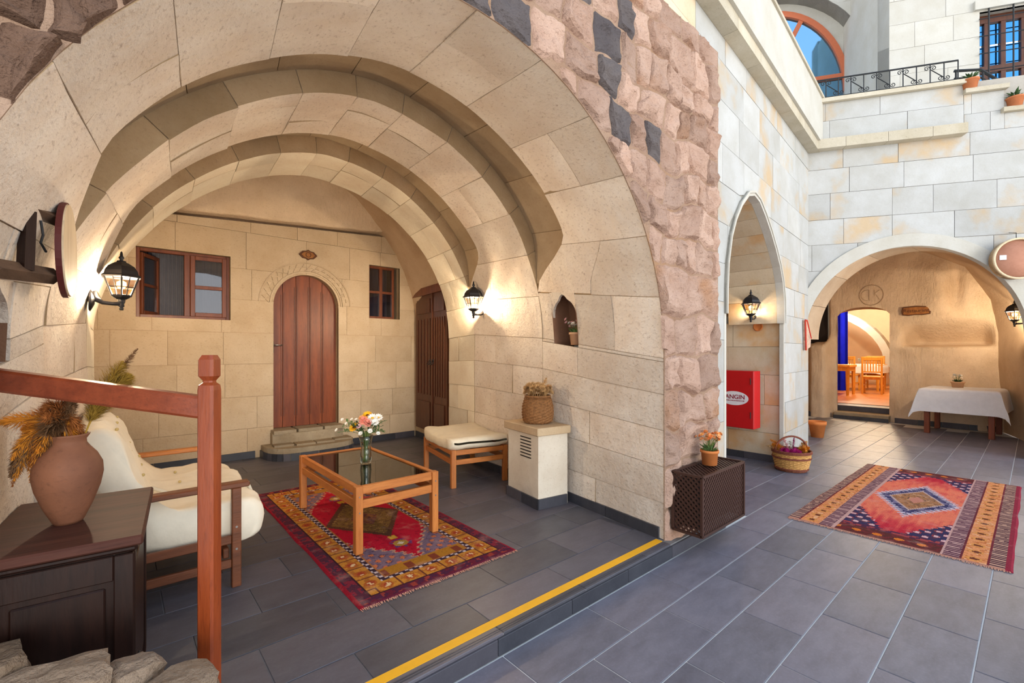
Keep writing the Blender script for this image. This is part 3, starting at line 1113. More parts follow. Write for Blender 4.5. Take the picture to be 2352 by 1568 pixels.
# house plaque
pq = thing('door_plaque', 'small dark diamond-shaped wooden plaque above the arched door', 'plaque', (1.877, YB - 0.005, 2.624))
dm = [(-.115, 0), (-.07, .045), (-.03, .05), (0, .068), (.03, .05), (.07, .045), (.115, 0), (.07, -.045), (.03, -.05), (0, -.068), (-.03, -.05), (-.07, -.045)]
PQ = lambda u, v, d: (u, d, v)
fixn(G().prism(dm, PQ, -0.016, 0.0).obj('board', 'plaque_d', pq))
fixn(G().prism([(u * .72, v * .72) for u, v in dm], PQ, -0.022, -0.014).obj('raised_face', 'plaque', pq))
fixn(G().ring([(math.cos(t) * .026, math.sin(t) * .026) for t in [i * PI / 8 for i in range(16)]], [(math.cos(t) * .034, math.sin(t) * .034) for t in [i * PI / 8 for i in range(16)]], PQ, -0.026, -0.02, True).obj('carved_ring', 'plaque_d', pq))
# door steps: two worn rounded steps
stp = struct(bpy.data.objects.new('trim_1', None), 'two worn rounded stone steps below the arched door')
COL.objects.link(stp)
def stepshape(hw, dep, n=16):
    return [(1.86 + hw * math.copysign(abs(math.cos(t)) ** 0.55, math.cos(t)), YB + 0.02 - dep * abs(math.sin(t)) ** 0.6) for t in [PI * i / n for i in range(n + 1)]]
PZ = lambda u, v, d: (u, v, d)
lo = stepshape(0.53, 0.50)
fixn(G().prism(lo, PZ, ZP, 0.235).obj('step_bed', 'step', stp))
# paving stones on the lower step, and the upper slab
for i in range(4):
    a, b = 1.40 + 0.235 * i, 1.40 + 0.235 * (i + 1)
    y1_ = YB - 0.40 + 0.05 * abs(i - 1.5)
    pts = [(a + .01, y1_ + .02), (b - .012, y1_), (b - .01, YB - .19), (a + .012, YB - .17)]
    fixn(G().prism(pts, PZ, 0.22, 0.248 + random.uniform(0, .012)).obj('step_stone', 'step', stp))
up_ = [(1.44, YB + .12), (1.43, YB - .13), (1.62, YB - .19), (1.9, YB - .2), (2.16, YB - .18), (2.3, YB - .1), (2.31, YB + .12)]
fixn(G().prism(up_, PZ, 0.235, 0.37).obj('step_bed', 'step', stp))
for (a, b) in ((1.43, 1.70), (1.71, 2.02), (2.03, 2.30)):
    fixn(G().prism([(a + .01, YB - .16), (b - .01, YB - .175), (b - .01, YB + .1), (a + .01, YB + .1)], PZ, 0.36, 0.405 + random.uniform(0, .006)).obj('step_stone', 'step', stp))
for i in range(len(lo) - 1):
    (xa, ya), (xb, yb) = lo[i], lo[i + 1]
    if math.hypot(xb - xa, yb - ya) < 0.02:
        continue
    dx, dy = xb - xa, yb - ya
    L = math.hypot(dx, dy)
    nx, ny = -dy / L * 0.012, dx / L * 0.012
    if (nx * (xa - 1.86) + ny * (ya - YB)) < 0:
        nx, ny = -nx, -ny
    fixn(G().prism([(xa + dx * .02, ya + dy * .02), (xb - dx * .02, yb - dy * .02), (xb - dx * .02 + nx, yb - dy * .02 + ny), (xa + dx * .02 + nx, ya + dy * .02 + ny)], PZ, ZP, ZP + 0.085).obj('skirting_tile', 'tile_dark', stp))

# ---------------------------------------------------------------- niche windows
def curtain(parent, x0, x1, y, z0, z1, n, mat='curtain'):
    g = G()
    v = []
    for i in range(n * 4 + 1):
        x = lerp(x0, x1, i / (n * 4))
        yy = y + 0.018 * math.sin(i * PI / 2) + 0.01 * nz((x * 9, 1, 2))
        v += [(x, yy, z0), (x, yy, z1)]
    g.add(v, [(2 * i, 2 * i + 2, 2 * i + 3, 2 * i + 1) for i in range(n * 4)])
    return g.obj('curtain', mat, parent, True)
def frame_rect(g, x0, x1, z0, z1, y0, y1, w):
    g.box(x0, x0 + w, y0, y1, z0, z1, .004)
    g.box(x1 - w, x1, y0, y1, z0, z1, .004)
    g.box(x0 + w, x1 - w, y0, y1, z0, z0 + w, .004)
    g.box(x0 + w, x1 - w, y0, y1, z1 - w, z1, .004)
    return g
w1 = struct(bpy.data.objects.new('window_1', None), 'wide wooden casement window left of the door, one sash open')
COL.objects.link(w1)
y0_, y1_ = YB + 0.06, YB + 0.12
frame_rect(G(), W1[0], W1[1], W1[2], W1[3], y0_, y1_, 0.035).obj('window_frame', 'frame_wood', w1)
G().box(0.575, 0.63, y0_, y1_, W1[2] + .03, W1[3] - .03, .004).obj('mullion', 'frame_wood', w1)
sash = frame_rect(G(), 0.63, W1[1] - 0.032, W1[2] + .03, W1[3] - .03, y0_ - .02, y0_ + .03, 0.045).obj('sash', 'frame_wood', w1)
G().box(0.67, W1[1] - 0.07, y0_ - .015, y0_ + .025, 2.085, 2.125, .003).obj('glazing_bar', 'frame_wood', sash)
for (a, b) in ((W1[2] + .07, 2.085), (2.125, W1[3] - .07)):
    G().box(0.672, W1[1] - 0.074, y0_ + .004, y0_ + .008, a, b).obj('pane', 'pane', sash)
# open sash swung inwards
g = frame_rect(G(), 0, 0.36, W1[2] + .04, W1[3] - .04, -0.02, 0.02, 0.04)
g.box(0.04, 0.32, -.015, .015, 2.09, 2.12, .003)
os_ = g.obj('open_sash', 'frame_wood', w1)
os_.location = (W1[0] + 0.04, y1_, 0)
os_.rotation_euler[2] = R(62)
for (a, b) in ((W1[2] + .08, 2.09), (2.12, W1[3] - .08)):
    G().box(0.04, 0.32, -.002, .002, a, b).obj('pane', 'pane', os_)
curtain(w1, W1[0] + .02, W1[1] - .02, YB + 0.42, W1[2] - .02, W1[3] + .02, 22)
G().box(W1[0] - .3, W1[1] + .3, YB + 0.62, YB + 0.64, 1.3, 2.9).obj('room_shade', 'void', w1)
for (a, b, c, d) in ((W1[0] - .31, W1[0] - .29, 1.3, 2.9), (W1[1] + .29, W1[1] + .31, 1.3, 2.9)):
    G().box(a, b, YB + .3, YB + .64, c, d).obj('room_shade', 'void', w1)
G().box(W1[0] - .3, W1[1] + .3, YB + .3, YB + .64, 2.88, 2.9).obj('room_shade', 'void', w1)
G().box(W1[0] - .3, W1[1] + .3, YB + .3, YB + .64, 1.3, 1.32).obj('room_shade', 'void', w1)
w2 = struct(bpy.data.objects.new('window_2', None), 'small four-pane wooden window right of the door')
COL.objects.link(w2)
frame_rect(G(), W2[0], W2[1] - .06, W2[2], W2[3], y0_, y1_, 0.035).obj('window_frame', 'frame_wood', w2)
wx = (W2[0] + W2[1] - .06) / 2
G().box(wx - .022, wx + .022, y0_, y1_ - .01, W2[2] + .03, W2[3] - .03, .004).obj('mullion', 'frame_wood', w2)
G().box(W2[0] + .03, W2[1] - .09, y0_ + .005, y1_ - .015, 2.215, 2.25, .003).obj('glazing_bar', 'frame_wood', w2)
for (a, b) in ((W2[0] + .035, wx - .022), (wx + .022, W2[1] - .095)):
    for (c, d) in ((W2[2] + .035, 2.215), (2.25, W2[3] - .035)):
        G().box(a, b, y0_ + .025, y0_ + .029, c, d).obj('pane', 'pane', w2)
curtain(w2, W2[0] + .02, W2[1] - .02, YB + 0.40, W2[2] - .02, W2[3] + .02, 9)
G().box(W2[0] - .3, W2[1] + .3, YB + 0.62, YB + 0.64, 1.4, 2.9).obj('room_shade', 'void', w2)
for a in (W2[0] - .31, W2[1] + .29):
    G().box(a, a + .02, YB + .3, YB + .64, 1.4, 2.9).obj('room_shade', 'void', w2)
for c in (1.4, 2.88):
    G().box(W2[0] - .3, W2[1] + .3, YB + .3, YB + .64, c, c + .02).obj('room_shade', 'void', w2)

# ---------------------------------------------------------------- dark double door on the right
d2 = struct(bpy.data.objects.new('door_2', None), 'dark brown panelled double door in the right wall')
COL.objects.link(d2)
PX = lambda u, v, d: PR(u, v, d - 0.03)
ym = 5.50
for (a, b) in ((D3[0], ym - .004), (ym + .004, D3[1])):
    lf = fixn(G().prism([(a, D3[2]), (b, D3[2]), (b, D3[3]), (a, D3[3])], PX, 0.0, 0.04).obj('door_leaf', 'door_dark', d2))
    for (z0, z1) in ((0.32, 0.66), (1.92, 2.12)):
        fixn(G().prism([(a + .07, z0), (b - .07, z0), (b - .07, z1), (a + .07, z1)], PX, -0.014, 0.0).obj('raised_panel', 'door_dark', lf))
    for k in range(5):
        u = lerp(a + .08, b - .08, k / 4)
        fixn(G().prism([(u - .016, .76), (u + .016, .76), (u + .016, 1.84), (u - .016, 1.84)], PX, -0.012, 0.0).obj('slat', 'door_dark', lf))
fixn(G().prism([(ym - .02, D3[2]), (ym + .02, D3[2]), (ym + .02, D3[3]), (ym - .02, D3[3])], PX, -0.018, 0.0).obj('meeting_stile', 'door_dark', d2))
fixn(G().prism([(D3[0] - .02, D3[3] - .0), (D3[1] + .08, D3[3]), (D3[1] + .08, D3[3] + .11), (D3[0] - .02, D3[3] + .11)], PX, -0.03, 0.1).obj('lintel_beam', 'frame_wood', d2))
for s_ in (-1, 1):
    p = PX(ym + s_ * 0.05, 1.22, -0.012)
    G().tube([(p[0] - .02 + .02 * math.cos(t), p[1] + .03 * math.sin(t), p[2] + .03 * math.cos(t)) for t in [i * PI / 6 for i in range(12)]], 0.005, 6, closed=True).obj('ring_pull', 'iron', d2)
    G().sphere((p[0], p[1], p[2] + .035), 0.014).obj('pull_boss', 'iron', d2)

# ================================================================ WHITE COURTYARD WALL (left side of the yard)
wl_ = struct(bpy.data.objects.new('wall_left', None), 'white cut-stone courtyard wall with a pointed arch')
COL.objects.link(wl_)
NW = Vector((-0.0857, 0.9963, 0))
PW = lambda u, v, d: (u + NW[0] * d, max(1.4825 + 0.086 * u, 1.665) + NW[1] * d, v)
OUT = [(4.12, 1.72), (4.125, 1.95), (4.15, 2.18), (4.235, 2.44), (4.36, 2.64), (4.53, 2.82), (4.74, 2.97), (4.93, 3.02), (5.12, 2.99), (5.33, 2.88), (5.54, 2.74), (5.75, 2.57), (5.92, 2.40), (6.04, 2.22), (6.11, 2.0), (6.13, 1.72)]
cen = (5.1, 1.72)
INN = []
for i, (u, v) in enumerate(OUT):
    a = Vector(OUT[max(i - 1, 0)])
    b = Vector(OUT[min(i + 1, len(OUT) - 1)])
    t = (b - a).normalized()
    INN.append((u + t[1] * 0.05, v - t[0] * 0.05))
parch = {'uL': OUT[0][0], 'uR': OUT[-1][0], 'pts': OUT}
ZC = 4.19
for poly in chains(3.5, 7.44, 0.0, ZC + 0.7, parch) + [[(2.13, ZTOP - .1), (3.5, ZTOP - .1), (3.5, ZC + .7), (2.13, ZC + .7)], [(-2.6, ZTOP - .1), (2.13, ZTOP - .1), (2.13, ZC + .7), (-2.6, ZC + .7)]]:
    fixn(G().prism(poly, PW, 0.012, 0.05).obj('mortar_bed', 'court_mortar', wl_))
wall_blocks(wl_, PW, rows_of(0.0, ZC, 0.36, 0.02), 3.5, 7.44, (0.5, 0.95), 'court', parch, gap=0.004, th=0.04, jit=0.0015)
wall_blocks(wl_, PW, rows_of(ZTOP - 0.1, ZC, 0.3, 0.02), 2.13, 3.5, (0.6, 1.0), 'jamb', None, gap=0.004, th=0.04, jit=0.002)
# moulding of the pointed arch
fixn(G().ring(OUT, INN, PW, -0.022, 0.06).obj('arch_moulding', 'court_plain', wl_))
OUT2 = []
for i, (u, v) in enumerate(OUT):
    a = Vector(OUT[max(i - 1, 0)])
    b = Vector(OUT[min(i + 1, len(OUT) - 1)])
    t = (b - a).normalized()
    OUT2.append((u + t[1] * 0.022, v - t[0] * 0.022))
fixn(G().ring([(u * 1.0, v) for u, v in OUT], OUT2, PW, -0.034, 0.0).obj('arch_bead', 'court_plain', wl_))
for (a, b) in ((4.12, 4.17), (6.105, 6.13)):
    fixn(G().prism([(a, 0.0), (b, 0.0), (b, 1.72), (a, 1.72)], PW, -0.004, 0.04).obj('jamb_post', 'court_plain', wl_))
# intrados stones of the pointed arch
n = len(INN)
for i in range(n - 1):
    for (d0, d1) in ((0.06, 0.62),):
        a, b = Vector(INN[i]), Vector(INN[i + 1])
        t = (b - a)
        nrm = Vector((-t[1], t[0])).normalized() * 0.12
        a2, b2 = a + t * 0.008, b - t * 0.008
        poly = [tuple(a2), tuple(b2), tuple(b2 + nrm), tuple(a2 + nrm)]
        fixn(G().prism(poly, PW, d0 + .001, d1 + random.uniform(-.008, .008)).obj('intrados_stone', 'jamb', wl_))
# passage jamb that faces the viewer (fire cabinet hangs here)
pj = struct(bpy.data.objects.new('wall_passage', None), 'honey-coloured stone side wall inside the pointed arch')
COL.objects.link(pj)
XJ = 6.15
PJ = lambda u, v, d: (XJ - 0.03 * (u - 2.3) + d, u, v)
fixn(G().prism([(2.09, 0), (4.6, 0), (4.6, 3.2), (2.75, 3.2), (2.75, 1.75), (2.09, 1.75)], PJ, 0.012, 0.3).obj('mortar_bed', 'court_mortar', pj))
wall_blocks(pj, PJ, rows_of(0.0, 1.745, 0.36, 0.02), 2.05, 4.55, (0.5, 0.9), 'jamb', None, gap=0.004, th=0.05, jit=0.0015)
struct(G().box(4.02, 4.15, 1.95, 4.6, 0, 3.2).obj('wall_passage_left', 'jamb'), 'left side wall of the arched passage')
struct(G().box(4.0, 6.4, 4.55, 4.7, 0, 3.2).obj('wall_passage_end', 'cave_dark'), 'dark end wall of the arched passage')
def pv(s, t):
    a = PI * s
    return (5.13 + 1.08 * math.cos(a), lerp(2.55, 4.6, t), 1.9 + 1.22 * math.sin(a) + 0.02 * nz((s * 5, t * 3, 2)))
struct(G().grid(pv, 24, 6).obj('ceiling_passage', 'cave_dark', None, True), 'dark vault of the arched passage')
def corb(s, t):
    a, b = 2 * PI * s, PI * t
    return (6.13 - 0.17 * math.sin(b) * abs(math.cos(a)) - 0.0, 2.74 + 0.13 * math.sin(b) * math.sin(a), 1.98 + 0.17 * math.cos(b))
G().grid(corb, 14, 8, cu=True).obj('corbel', 'jamb', pj, True)
base_p = struct(bpy.data.objects.new('baseboard_passage', None), 'dark tile skirting under the fire cabinet')
COL.objects.link(base_p)
for k in range(4):
    a, b = 2.03 + 0.45 * k, 2.03 + 0.45 * (k + 1)
    fixn(G().prism([(a + .002, 0), (b - .002, 0), (b - .002, .085), (a + .002, .085)], PJ, -0.013, 0.02).obj('skirting_tile', 'tile_dark', base_p))
# cornice and plain parapet of the left wall
tr2 = struct(bpy.data.objects.new('trim_2', None), 'projecting white parapet and cornice along the left wall')
COL.objects.link(tr2)
u = -2.4
while u < 7.5:
    b = min(u + random.uniform(0.5, 0.8), 7.56)
    if 7.56 - b < 0.3:
        b = 7.56
    fixn(G().prism([(u + .002, ZC), (b - .002, ZC), (b - .002, ZC + .12), (u + .002, ZC + .12)], PW, -0.13, 0.1).obj('cornice_stone', 'cornice', tr2))
    u = b
for (a, b) in ((-2.4, 2.13), (2.13, 7.58)):
    fixn(G().prism([(a, ZC + .12), (b, ZC + .12), (b, 4.93), (a, 4.93)], PW, -0.16, 0.05).obj('parapet_face', 'court_plain', tr2))
    fixn(G().prism([(a, 4.93), (b, 4.93), (b, 4.97), (a, 4.97)], PW, -0.18, 0.2).obj('coping', 'cornice', tr2))

# ================================================================ END WALL WITH THE ROUND ARCH
we = struct(bpy.data.objects.new('wall_end', None), 'white block wall with a wide round arch at the end of the yard')
COL.objects.link(we)
DS, DN, P0 = Vector((.535, -.845, 0)), Vector((.845, .535, 0)), Vector((7.44, 2.12, 0))
PE = lambda s, v, d: tuple(P0 + DS * s + DN * d + Vector((0, 0, v)))
SC_, ZS = 1.19, 1.55
darch = arch_pts(SC_, ZS, 1.26, 1.26, 36)
PS_ = lambda s, v, d: tuple(P0 + DS * s + Vector((1.0, -.06, 0)) * d + Vector((0, 0, v)))
ZD = 4.24
for poly in chains(-0.06, 4.6, 0.0, 4.9, darch):
    fixn(G().prism(poly, PE, 0.012, 0.06).obj('mortar_bed', 'court_mortar', we))
dr = rows_of(0.0, ZD, 0.355, 0.015)
wall_blocks(we, PE, dr, -0.04, 4.5, (0.38, 0.85), 'court', darch, gap=0.005, th=0.05, jit=0.003)
wall_blocks(we, PE, [(ZD + .09, ZD + .38), (ZD + .38, 4.87)], -0.04, 1.78, (0.5, 1.0), 'court', None, gap=0.005, th=0.05, jit=0.003)
wall_blocks(we, PE, [(ZD, 4.48), (4.48, 4.74)], 1.78, 2.2, (0.2, 0.4), 'court', None, gap=0.005, th=0.05, jit=0.003)
wall_blocks(we, PE, [(ZD, 4.44)], 2.2, 4.4, (0.4, 0.8), 'court', None, gap=0.005, th=0.05, jit=0.003)
def arcs(r, rz, n=40, a0=0.0, a1=1.0):
    return [(SC_ + r * math.cos(PI * lerp(a1, a0, i / n)), ZS + rz * math.sin(PI * lerp(a1, a0, i / n))) for i in range(n + 1)]
fixn(G().ring(arcs(1.244, 1.244, 40, 0, 0.985), arcs(1.40, 1.41, 40, 0, 0.90), PE, -0.024, 0.06).obj('arch_moulding', 'court_plain', we))
# soffit stones behind the moulding
for i in range(8):
    a0, a1 = i / 8, (i + 1) / 8
    A = arcs(1.248, 1.248, 8, a0 + .0008, a1 - .0008)
    B = arcs(1.36, 1.36, 8, a0 + .0008, a1 - .0008)
    fixn(G().ring(A, B, PS_, 0.05, 0.55).obj('soffit_stone', 'cave_dark', we))
# cornice and coping
tr3 = struct(bpy.data.objects.new('trim_3', None), 'stone cornice and stepped coping of the end wall')
COL.objects.link(tr3)
s = -0.06
while s < 1.70:
    b = min(s + random.uniform(.4, .6), 1.76)
    if 1.76 - b < .2:
        b = 1.76
    fixn(G().prism([(s + .002, ZD - .045), (b - .002, ZD - .045), (b - .002, ZD + .085), (s + .002, ZD + .085)], PE, -0.13, 0.1).obj('cornice_stone', 'cornice', tr3))
    s = b
for (a, b, z) in ((-0.1, 1.80, 4.87), (1.77, 2.22, 4.74), (2.16, 2.75, 4.44), (2.72, 4.4, 4.2)):
    fixn(G().prism([(a, z), (b, z), (b, z + .055), (a, z + .055)], PE, -0.06, 0.34).obj('coping', 'cornice', tr3))
# ---------------------------------------------------------------- cave behind the arch
cave = struct(bpy.data.objects.new('wall_cave', None), 'carved tan rock hall behind the round arch')
COL.objects.link(cave)
def dcurve(q):
    if q < 0:
        return Vector(PS_(SC_ + 1.262 + .048 * smooth(-.15, 0, q), lerp(0, ZS, q + 1), .05 + .25 * smooth(-.15, 0, q)))
    if q > 1:
        return Vector(PS_(SC_ - 1.31, lerp(ZS, 0, q - 1), .30))
    return Vector(PS_(SC_ + 1.31 * math.cos(PI * q), ZS + 1.31 * math.sin(PI * q), .30))
EK = [(-1, (0.40, 0)), (-0.6, (0.40, 0.6)), (-0.3, (0.42, 1.1)), (0, (0.45, 1.7)), (0.12, (0.52, 2.25)), (0.25, (0.85, 2.9)), (0.38, (1.38, 3.25)), (0.55, (2.1, 3.45)), (0.75, (3.0, 3.2)), (0.9, (3.5, 2.6)), (1, (3.7, 1.8)), (2, (3.75, 0))]
def ecurve(q):
    for (a, pa), (b, pb) in zip(EK, EK[1:]):
        if q <= b:
            t = (q - a) / (b - a)
            return Vector((11.48, lerp(pa[0], pb[0], t), lerp(pa[1], pb[1], t)))
    return Vector((11.48, 3.75, 0))
def tun(s_, t):
    q = lerp(-1, 2, s_)
    a, b = dcurve(q), ecurve(q)
    # right side runs back beside the lamp, then turns to the rock face
    m = a.lerp(b, t)
    if q < 0.35:
        k = smooth(0.35, 0.05, q) * math.sin(PI * t) * 0.30
        m.y -= k * 0.55
    m += Vector((0, 0.02 * nz((s_ * 6, t * 5, 1)), 0.03 * nz((s_ * 6, t * 5, 7))))
    if q <= -0.999 or q >= 1.999:
        m.z = 0
    return tuple(m)
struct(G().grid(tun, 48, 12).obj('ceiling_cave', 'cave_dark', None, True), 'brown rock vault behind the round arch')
EX = 11.42
def erel(y, z):
    d = 0.05 * nz((y * 1.3, z * 1.3, 4)) + 0.02 * nz((y * 4, z * 4, 9))
    wy = smooth(1.75, 1.45, y) * smooth(0.42, 0.62, y)
    if 1.46 < z < 2.1:
        d += 0.50 * wy * (1 - smooth(1.5, 2.0, z)) * smooth(1.46, 1.5, z)
    if z <= 1.46:
        d -= 0.05 * wy
    d -= 0.10 * math.exp(-((y - 1.12) / 0.25) ** 2) * smooth(1.9, 2.2, z) * smooth(3.3, 2.8, z)
    d += 0.14 * math.exp(-((y - 0.95) / 0.10) ** 2) * smooth(2.0, 2.4, z) * smooth(3.2, 2.7, z)
    d -= 0.25 * smooth(0.9, 0.3, z) * smooth(2.0, 1.7, y) * 0.4
    d -= 0.35 * smooth(2.74, 2.9, y) * smooth(3.25, 3.1, y) * smooth(1.75, 1.45, z)
    d += 0.35 * smooth(2.85, 2.98, y) * smooth(1.5, 1.6, z) * smooth(2.75, 2.5, z)
    return d
EDL, EDR = 1.87, 2.72
edtop = lambda y: 2.08 + 0.19 * math.sqrt(max(0, 1 - ((y - 2.295) / 0.43) ** 2))
def eface(y0, y1, low, n, m, hi=3.7):
    def fn(a, b):
        y = lerp(y0, y1, a)
        z = lerp(low(y), hi, b)
        return (EX + erel(y, z), y, z)
    return G().grid(fn, n, m)
eface(-0.1, EDL, lambda y: 0.0, 56, 100).obj('rock_face', 'cave', cave, True)
eface(EDL, EDR, edtop, 16, 36).obj('rock_face', 'cave', cave, True)
eface(EDR, 3.9, lambda y: 0.0, 36, 100).obj('rock_face', 'cave', cave, True)
# doorway reveal
def rev(a, b):
    pts = [(EDL, 0.0), (EDL, 2.08)] + [(lerp(EDL, EDR, i / 14), edtop(lerp(EDL, EDR, i / 14))) for i in range(15)] + [(EDR, 2.08), (EDR, 0.0)]
    k = a * (len(pts) - 1)
    i = min(int(k), len(pts) - 2)
    t = k - i
    y, z = lerp(pts[i][0], pts[i + 1][0], t), lerp(pts[i][1], pts[i + 1][1], t)
    return (lerp(EX + erel(y, z) - 0.005, 12.05, b), y + (.24 * b if y > 2.3 and z < 2.09 else .24 * b * max(0, (y - EDL) / (EDR - EDL))), z)
G().grid(rev, 54, 4).obj('doorway_reveal', 'cave_dark', cave, True)
# recessed dark cupboard opening at the left
G().box(11.5, 11.52, 2.92, 3.6, 1.55, 2.6).obj('dark_recess', 'void', cave)
sill = struct(bpy.data.objects.new('trim_4', None), 'stone threshold of the dining room doorway')
COL.objects.link(sill)
G().box(11.20, 12.1, EDL - .02, EDR + .02, 0, 0.13, .01).obj('threshold_step', 'step', sill)
G().box(11.55, 12.1, EDL, EDR + .2, 0.13, 0.24, .006).obj('threshold', 'tile_dark', sill)
base_c = struct(bpy.data.objects.new('baseboard_cave', None), 'dark tile skirting around the carved hall')
COL.objects.link(base_c)
y = 0.42
while y < 3.6:
    b = y + 0.34
    if not (y < EDR and b > EDL):
        x0, x1 = EX + erel(y, .05), EX + erel(b, .05)
        v = []
        for (x, yy) in ((x0, y + .003), (x1, b - .003)):
            for (dx, z) in ((-.03, 0), (-.03, .095), (.05, .095), (.05, 0)):
                v.append((x + dx, yy, z))
        fixn(G().add(v, [(0, 1, 2, 3), (7, 6, 5, 4), (0, 4, 5, 1), (1, 5, 6, 2), (2, 6, 7, 3), (3, 7, 4, 0)]).obj('skirting_tile', 'tile_dark', base_c))
    y = b
G().box(11.17, 11.2, EDL - .02, EDR + .02, 0, .07, .002).obj('skirting_tile', 'tile_dark', base_c)

# ================================================================ DINING ROOM
ZF = 0.25
struct(G().box(12.0, 19.6, -1.5, 7.5, ZF - .2, ZF).obj('floor_dining', 'parquet'), 'honey parquet floor of the dining room')
struct(G().box(19.5, 19.7, -1.5, 7.5, ZF, 4.2).obj('wall_dining_far', 'plaster'), 'far plastered wall of the dining room')
struct(G().box(12.0, 19.6, 7.3, 7.5, ZF, 4.2).obj('wall_dining_left', 'plaster'), 'left plastered wall of the dining room')
struct(G().box(12.0, 19.6, -1.5, -1.3, ZF, 4.2).obj('wall_dining_right', 'plaster'), 'right plastered wall of the dining room')
struct(G().box(12.0, 19.6, -1.5, 7.5, 3.9, 4.2).obj('ceiling_dining', 'plaster'), 'plastered dining room ceiling')
nw = struct(bpy.data.objects.new('wall_dining_near', None), 'inner side of the dining room doorway wall')
COL.objects.link(nw)
for (a, b, c, d) in ((-1.5, EDL, 0, 4.2), (EDR + .24, 7.5, 0, 4.2), (EDL, EDR + .24, 2.3, 4.2)):
    G().box(12.02, 12.12, a, b, c, d).obj('wall_panel', 'plaster', nw)
PA = lambda u, v, d: (17.6 + d, u, v)
ar = [(5.2 + 2.4 * math.cos(t), .9 + 1.97 * math.sin(t)) for t in [PI * i / 24 for i in range(25)]]
ar2 = [(5.2 + 2.2 * math.cos(t), .9 + 1.77 * math.sin(t)) for t in [PI * i / 24 for i in range(25)]]
struct(fixn(G().ring(ar, ar2, PA, 0, 0.5).obj('trim_5', 'court_plain')), 'white arch rib across the dining room')
def dchair(x, y, rz, label):
    t = thing('dining_chair', label, 'chair', (x, y, ZF), rz, 'honey wood dining chairs')
    G().box(-.22, .22, -.22, .22, .43, .47, .01).obj('seat', 'dining', t)
    for sx in (-1, 1):
        G().box(sx * .2 - .022, sx * .2 + .022, -.22, -.176, 0, .98, .005).obj('leg', 'dining', t)
        G().box(sx * .2 - .022, sx * .2 + .022, .176, .22, 0, .43, .005).obj('leg', 'dining', t)
        G().box(sx * .2 - .012, sx * .2 + .012, -.18, .18, .2, .24).obj('stretcher', 'dining', t)
    G().box(-.2, .2, -.21, -.185, .88, .98, .008).obj('top_rail', 'dining', t)
    G().box(-.2, .2, -.21, -.185, .56, .60, .005).obj('back_rail', 'dining', t)
    G().box(-.2, .2, -.2, -.18, .38, .43, .005).obj('apron', 'dining', t)
    for k in range(6):
        xx = lerp(-.145, .145, k / 5)
        G().box(xx - .013, xx + .013, -.205, -.19, .6, .88).obj('back_slat', 'dining', t)
    return t
dchair(15.15, 2.83, R(-85), 'honey wood slat-back dining chair nearest the doorway, its back turned')
dchair(16.0, 3.55, R(-95), 'honey wood dining chair at the far side of the white-clothed table')
dchair(17.3, 3.2, R(90), 'honey wood dining chair furthest into the dining room')
def dtable(x, y, w, d, label, clabel):
    t = thing('dining_table', label, 'table', (x, y, ZF), 0, 'dining tables')
    G().box(-w / 2, w / 2, -d / 2, d / 2, .70, .735, .006).obj('tabletop', 'dining', t)
    for sx in (-1, 1):
        for sy in (-1, 1):
            cx, cy = sx * (w / 2 - .06), sy * (d / 2 - .06)
            G().tube([(cx, cy, 0), (cx, cy, .70)], [.028, .05], 4).obj('leg', 'dining', t)
    cl = G()
    m = 10
    e = 0.06
    def fn(a, b):
        X, Y_ = lerp(-w / 2 - .25, w / 2 + .25, a), lerp(-d / 2 - .25, d / 2 + .25, b)
        ox, oy = max(0, abs(X) - w / 2), max(0, abs(Y_) - d / 2)
        z = .742 - (ox + oy) * 0.95
        fx = math.copysign(min(abs(X), w / 2 + .015 + ox * .12), X)
        fy = math.copysign(min(abs(Y_), d / 2 + .015 + oy * .12), Y_)
        return (fx + .01 * nz((X * 7, Y_ * 7, 1)), fy + .01 * nz((X * 7, Y_ * 7, 5)), z)
    cl.grid(fn, 26, 20)
    o = cl.obj('tablecloth', 'linen', None, True, (x, y, ZF))
    tag(o, clabel, 'tablecloth', 'white cloths in the dining room')
    return t
dtable(16.6, 3.7, 1.0, 1.7, 'honey wood dining table under a white cloth beyond the nearest chair', 'white cloth over the dining table beyond the slat-back chair')
sb = thing('side_table', 'honey wood side table with a white napkin at the left of the doorway view', 'side table', (14.3, 3.35, ZF), 0)
G().box(-.35, .35, -.28, .28, .72, .78, .008).obj('tabletop', 'dining', sb)
for sx in (-1, 1):
    for sy in (-1, 1):
        G().tube([(sx * .28, sy * .22, 0), (sx * .28, sy * .22, .72)], [.03, .048], 4).obj('leg', 'dining', sb)
G().box(-.3, .3, -.25, .25, .62, .72).obj('apron', 'dining', sb)
# wine glasses on the dining table
for k in range(5):
    gx, gy = 16.35 + .1 * (k % 2), 3.05 + .16 * k
    g = G().lathe([(.032, 0), (.004, .006), (.004, .075), (.03, .10), (.036, .14), (.03, .175), (.028, .175), (.034, .14), (.0, .10)], 10)
    tag(g.obj('wine_glass', 'vase_glass', None, True, (gx, gy, ZF + .742)), 'clear stemmed glass set on the white dining table', 'glass', 'glasses on the dining table')
# blue curtain
bc = thing('blue_curtain', 'deep blue curtain hanging in the dining room', 'curtain', (15.6, 3.6, ZF))
v = []
for i in range(41):
    x = lerp(-.2, .2, i / 40)
    v += [(.03 * math.sin(i * .9), -x * 2.4 + .35, 0.01), (.03 * math.sin(i * .9 + .3), -x * 2.4 + .35, 2.3)]
G().add(v, [(2 * i, 2 * i + 2, 2 * i + 3, 2 * i + 1) for i in range(40)]).obj('cloth', 'blue_cloth', bc, True)
G().tube([(0, -.3, 2.3), (0, 1.0, 2.3)], .015, 8).obj('rod', 'iron', bc)
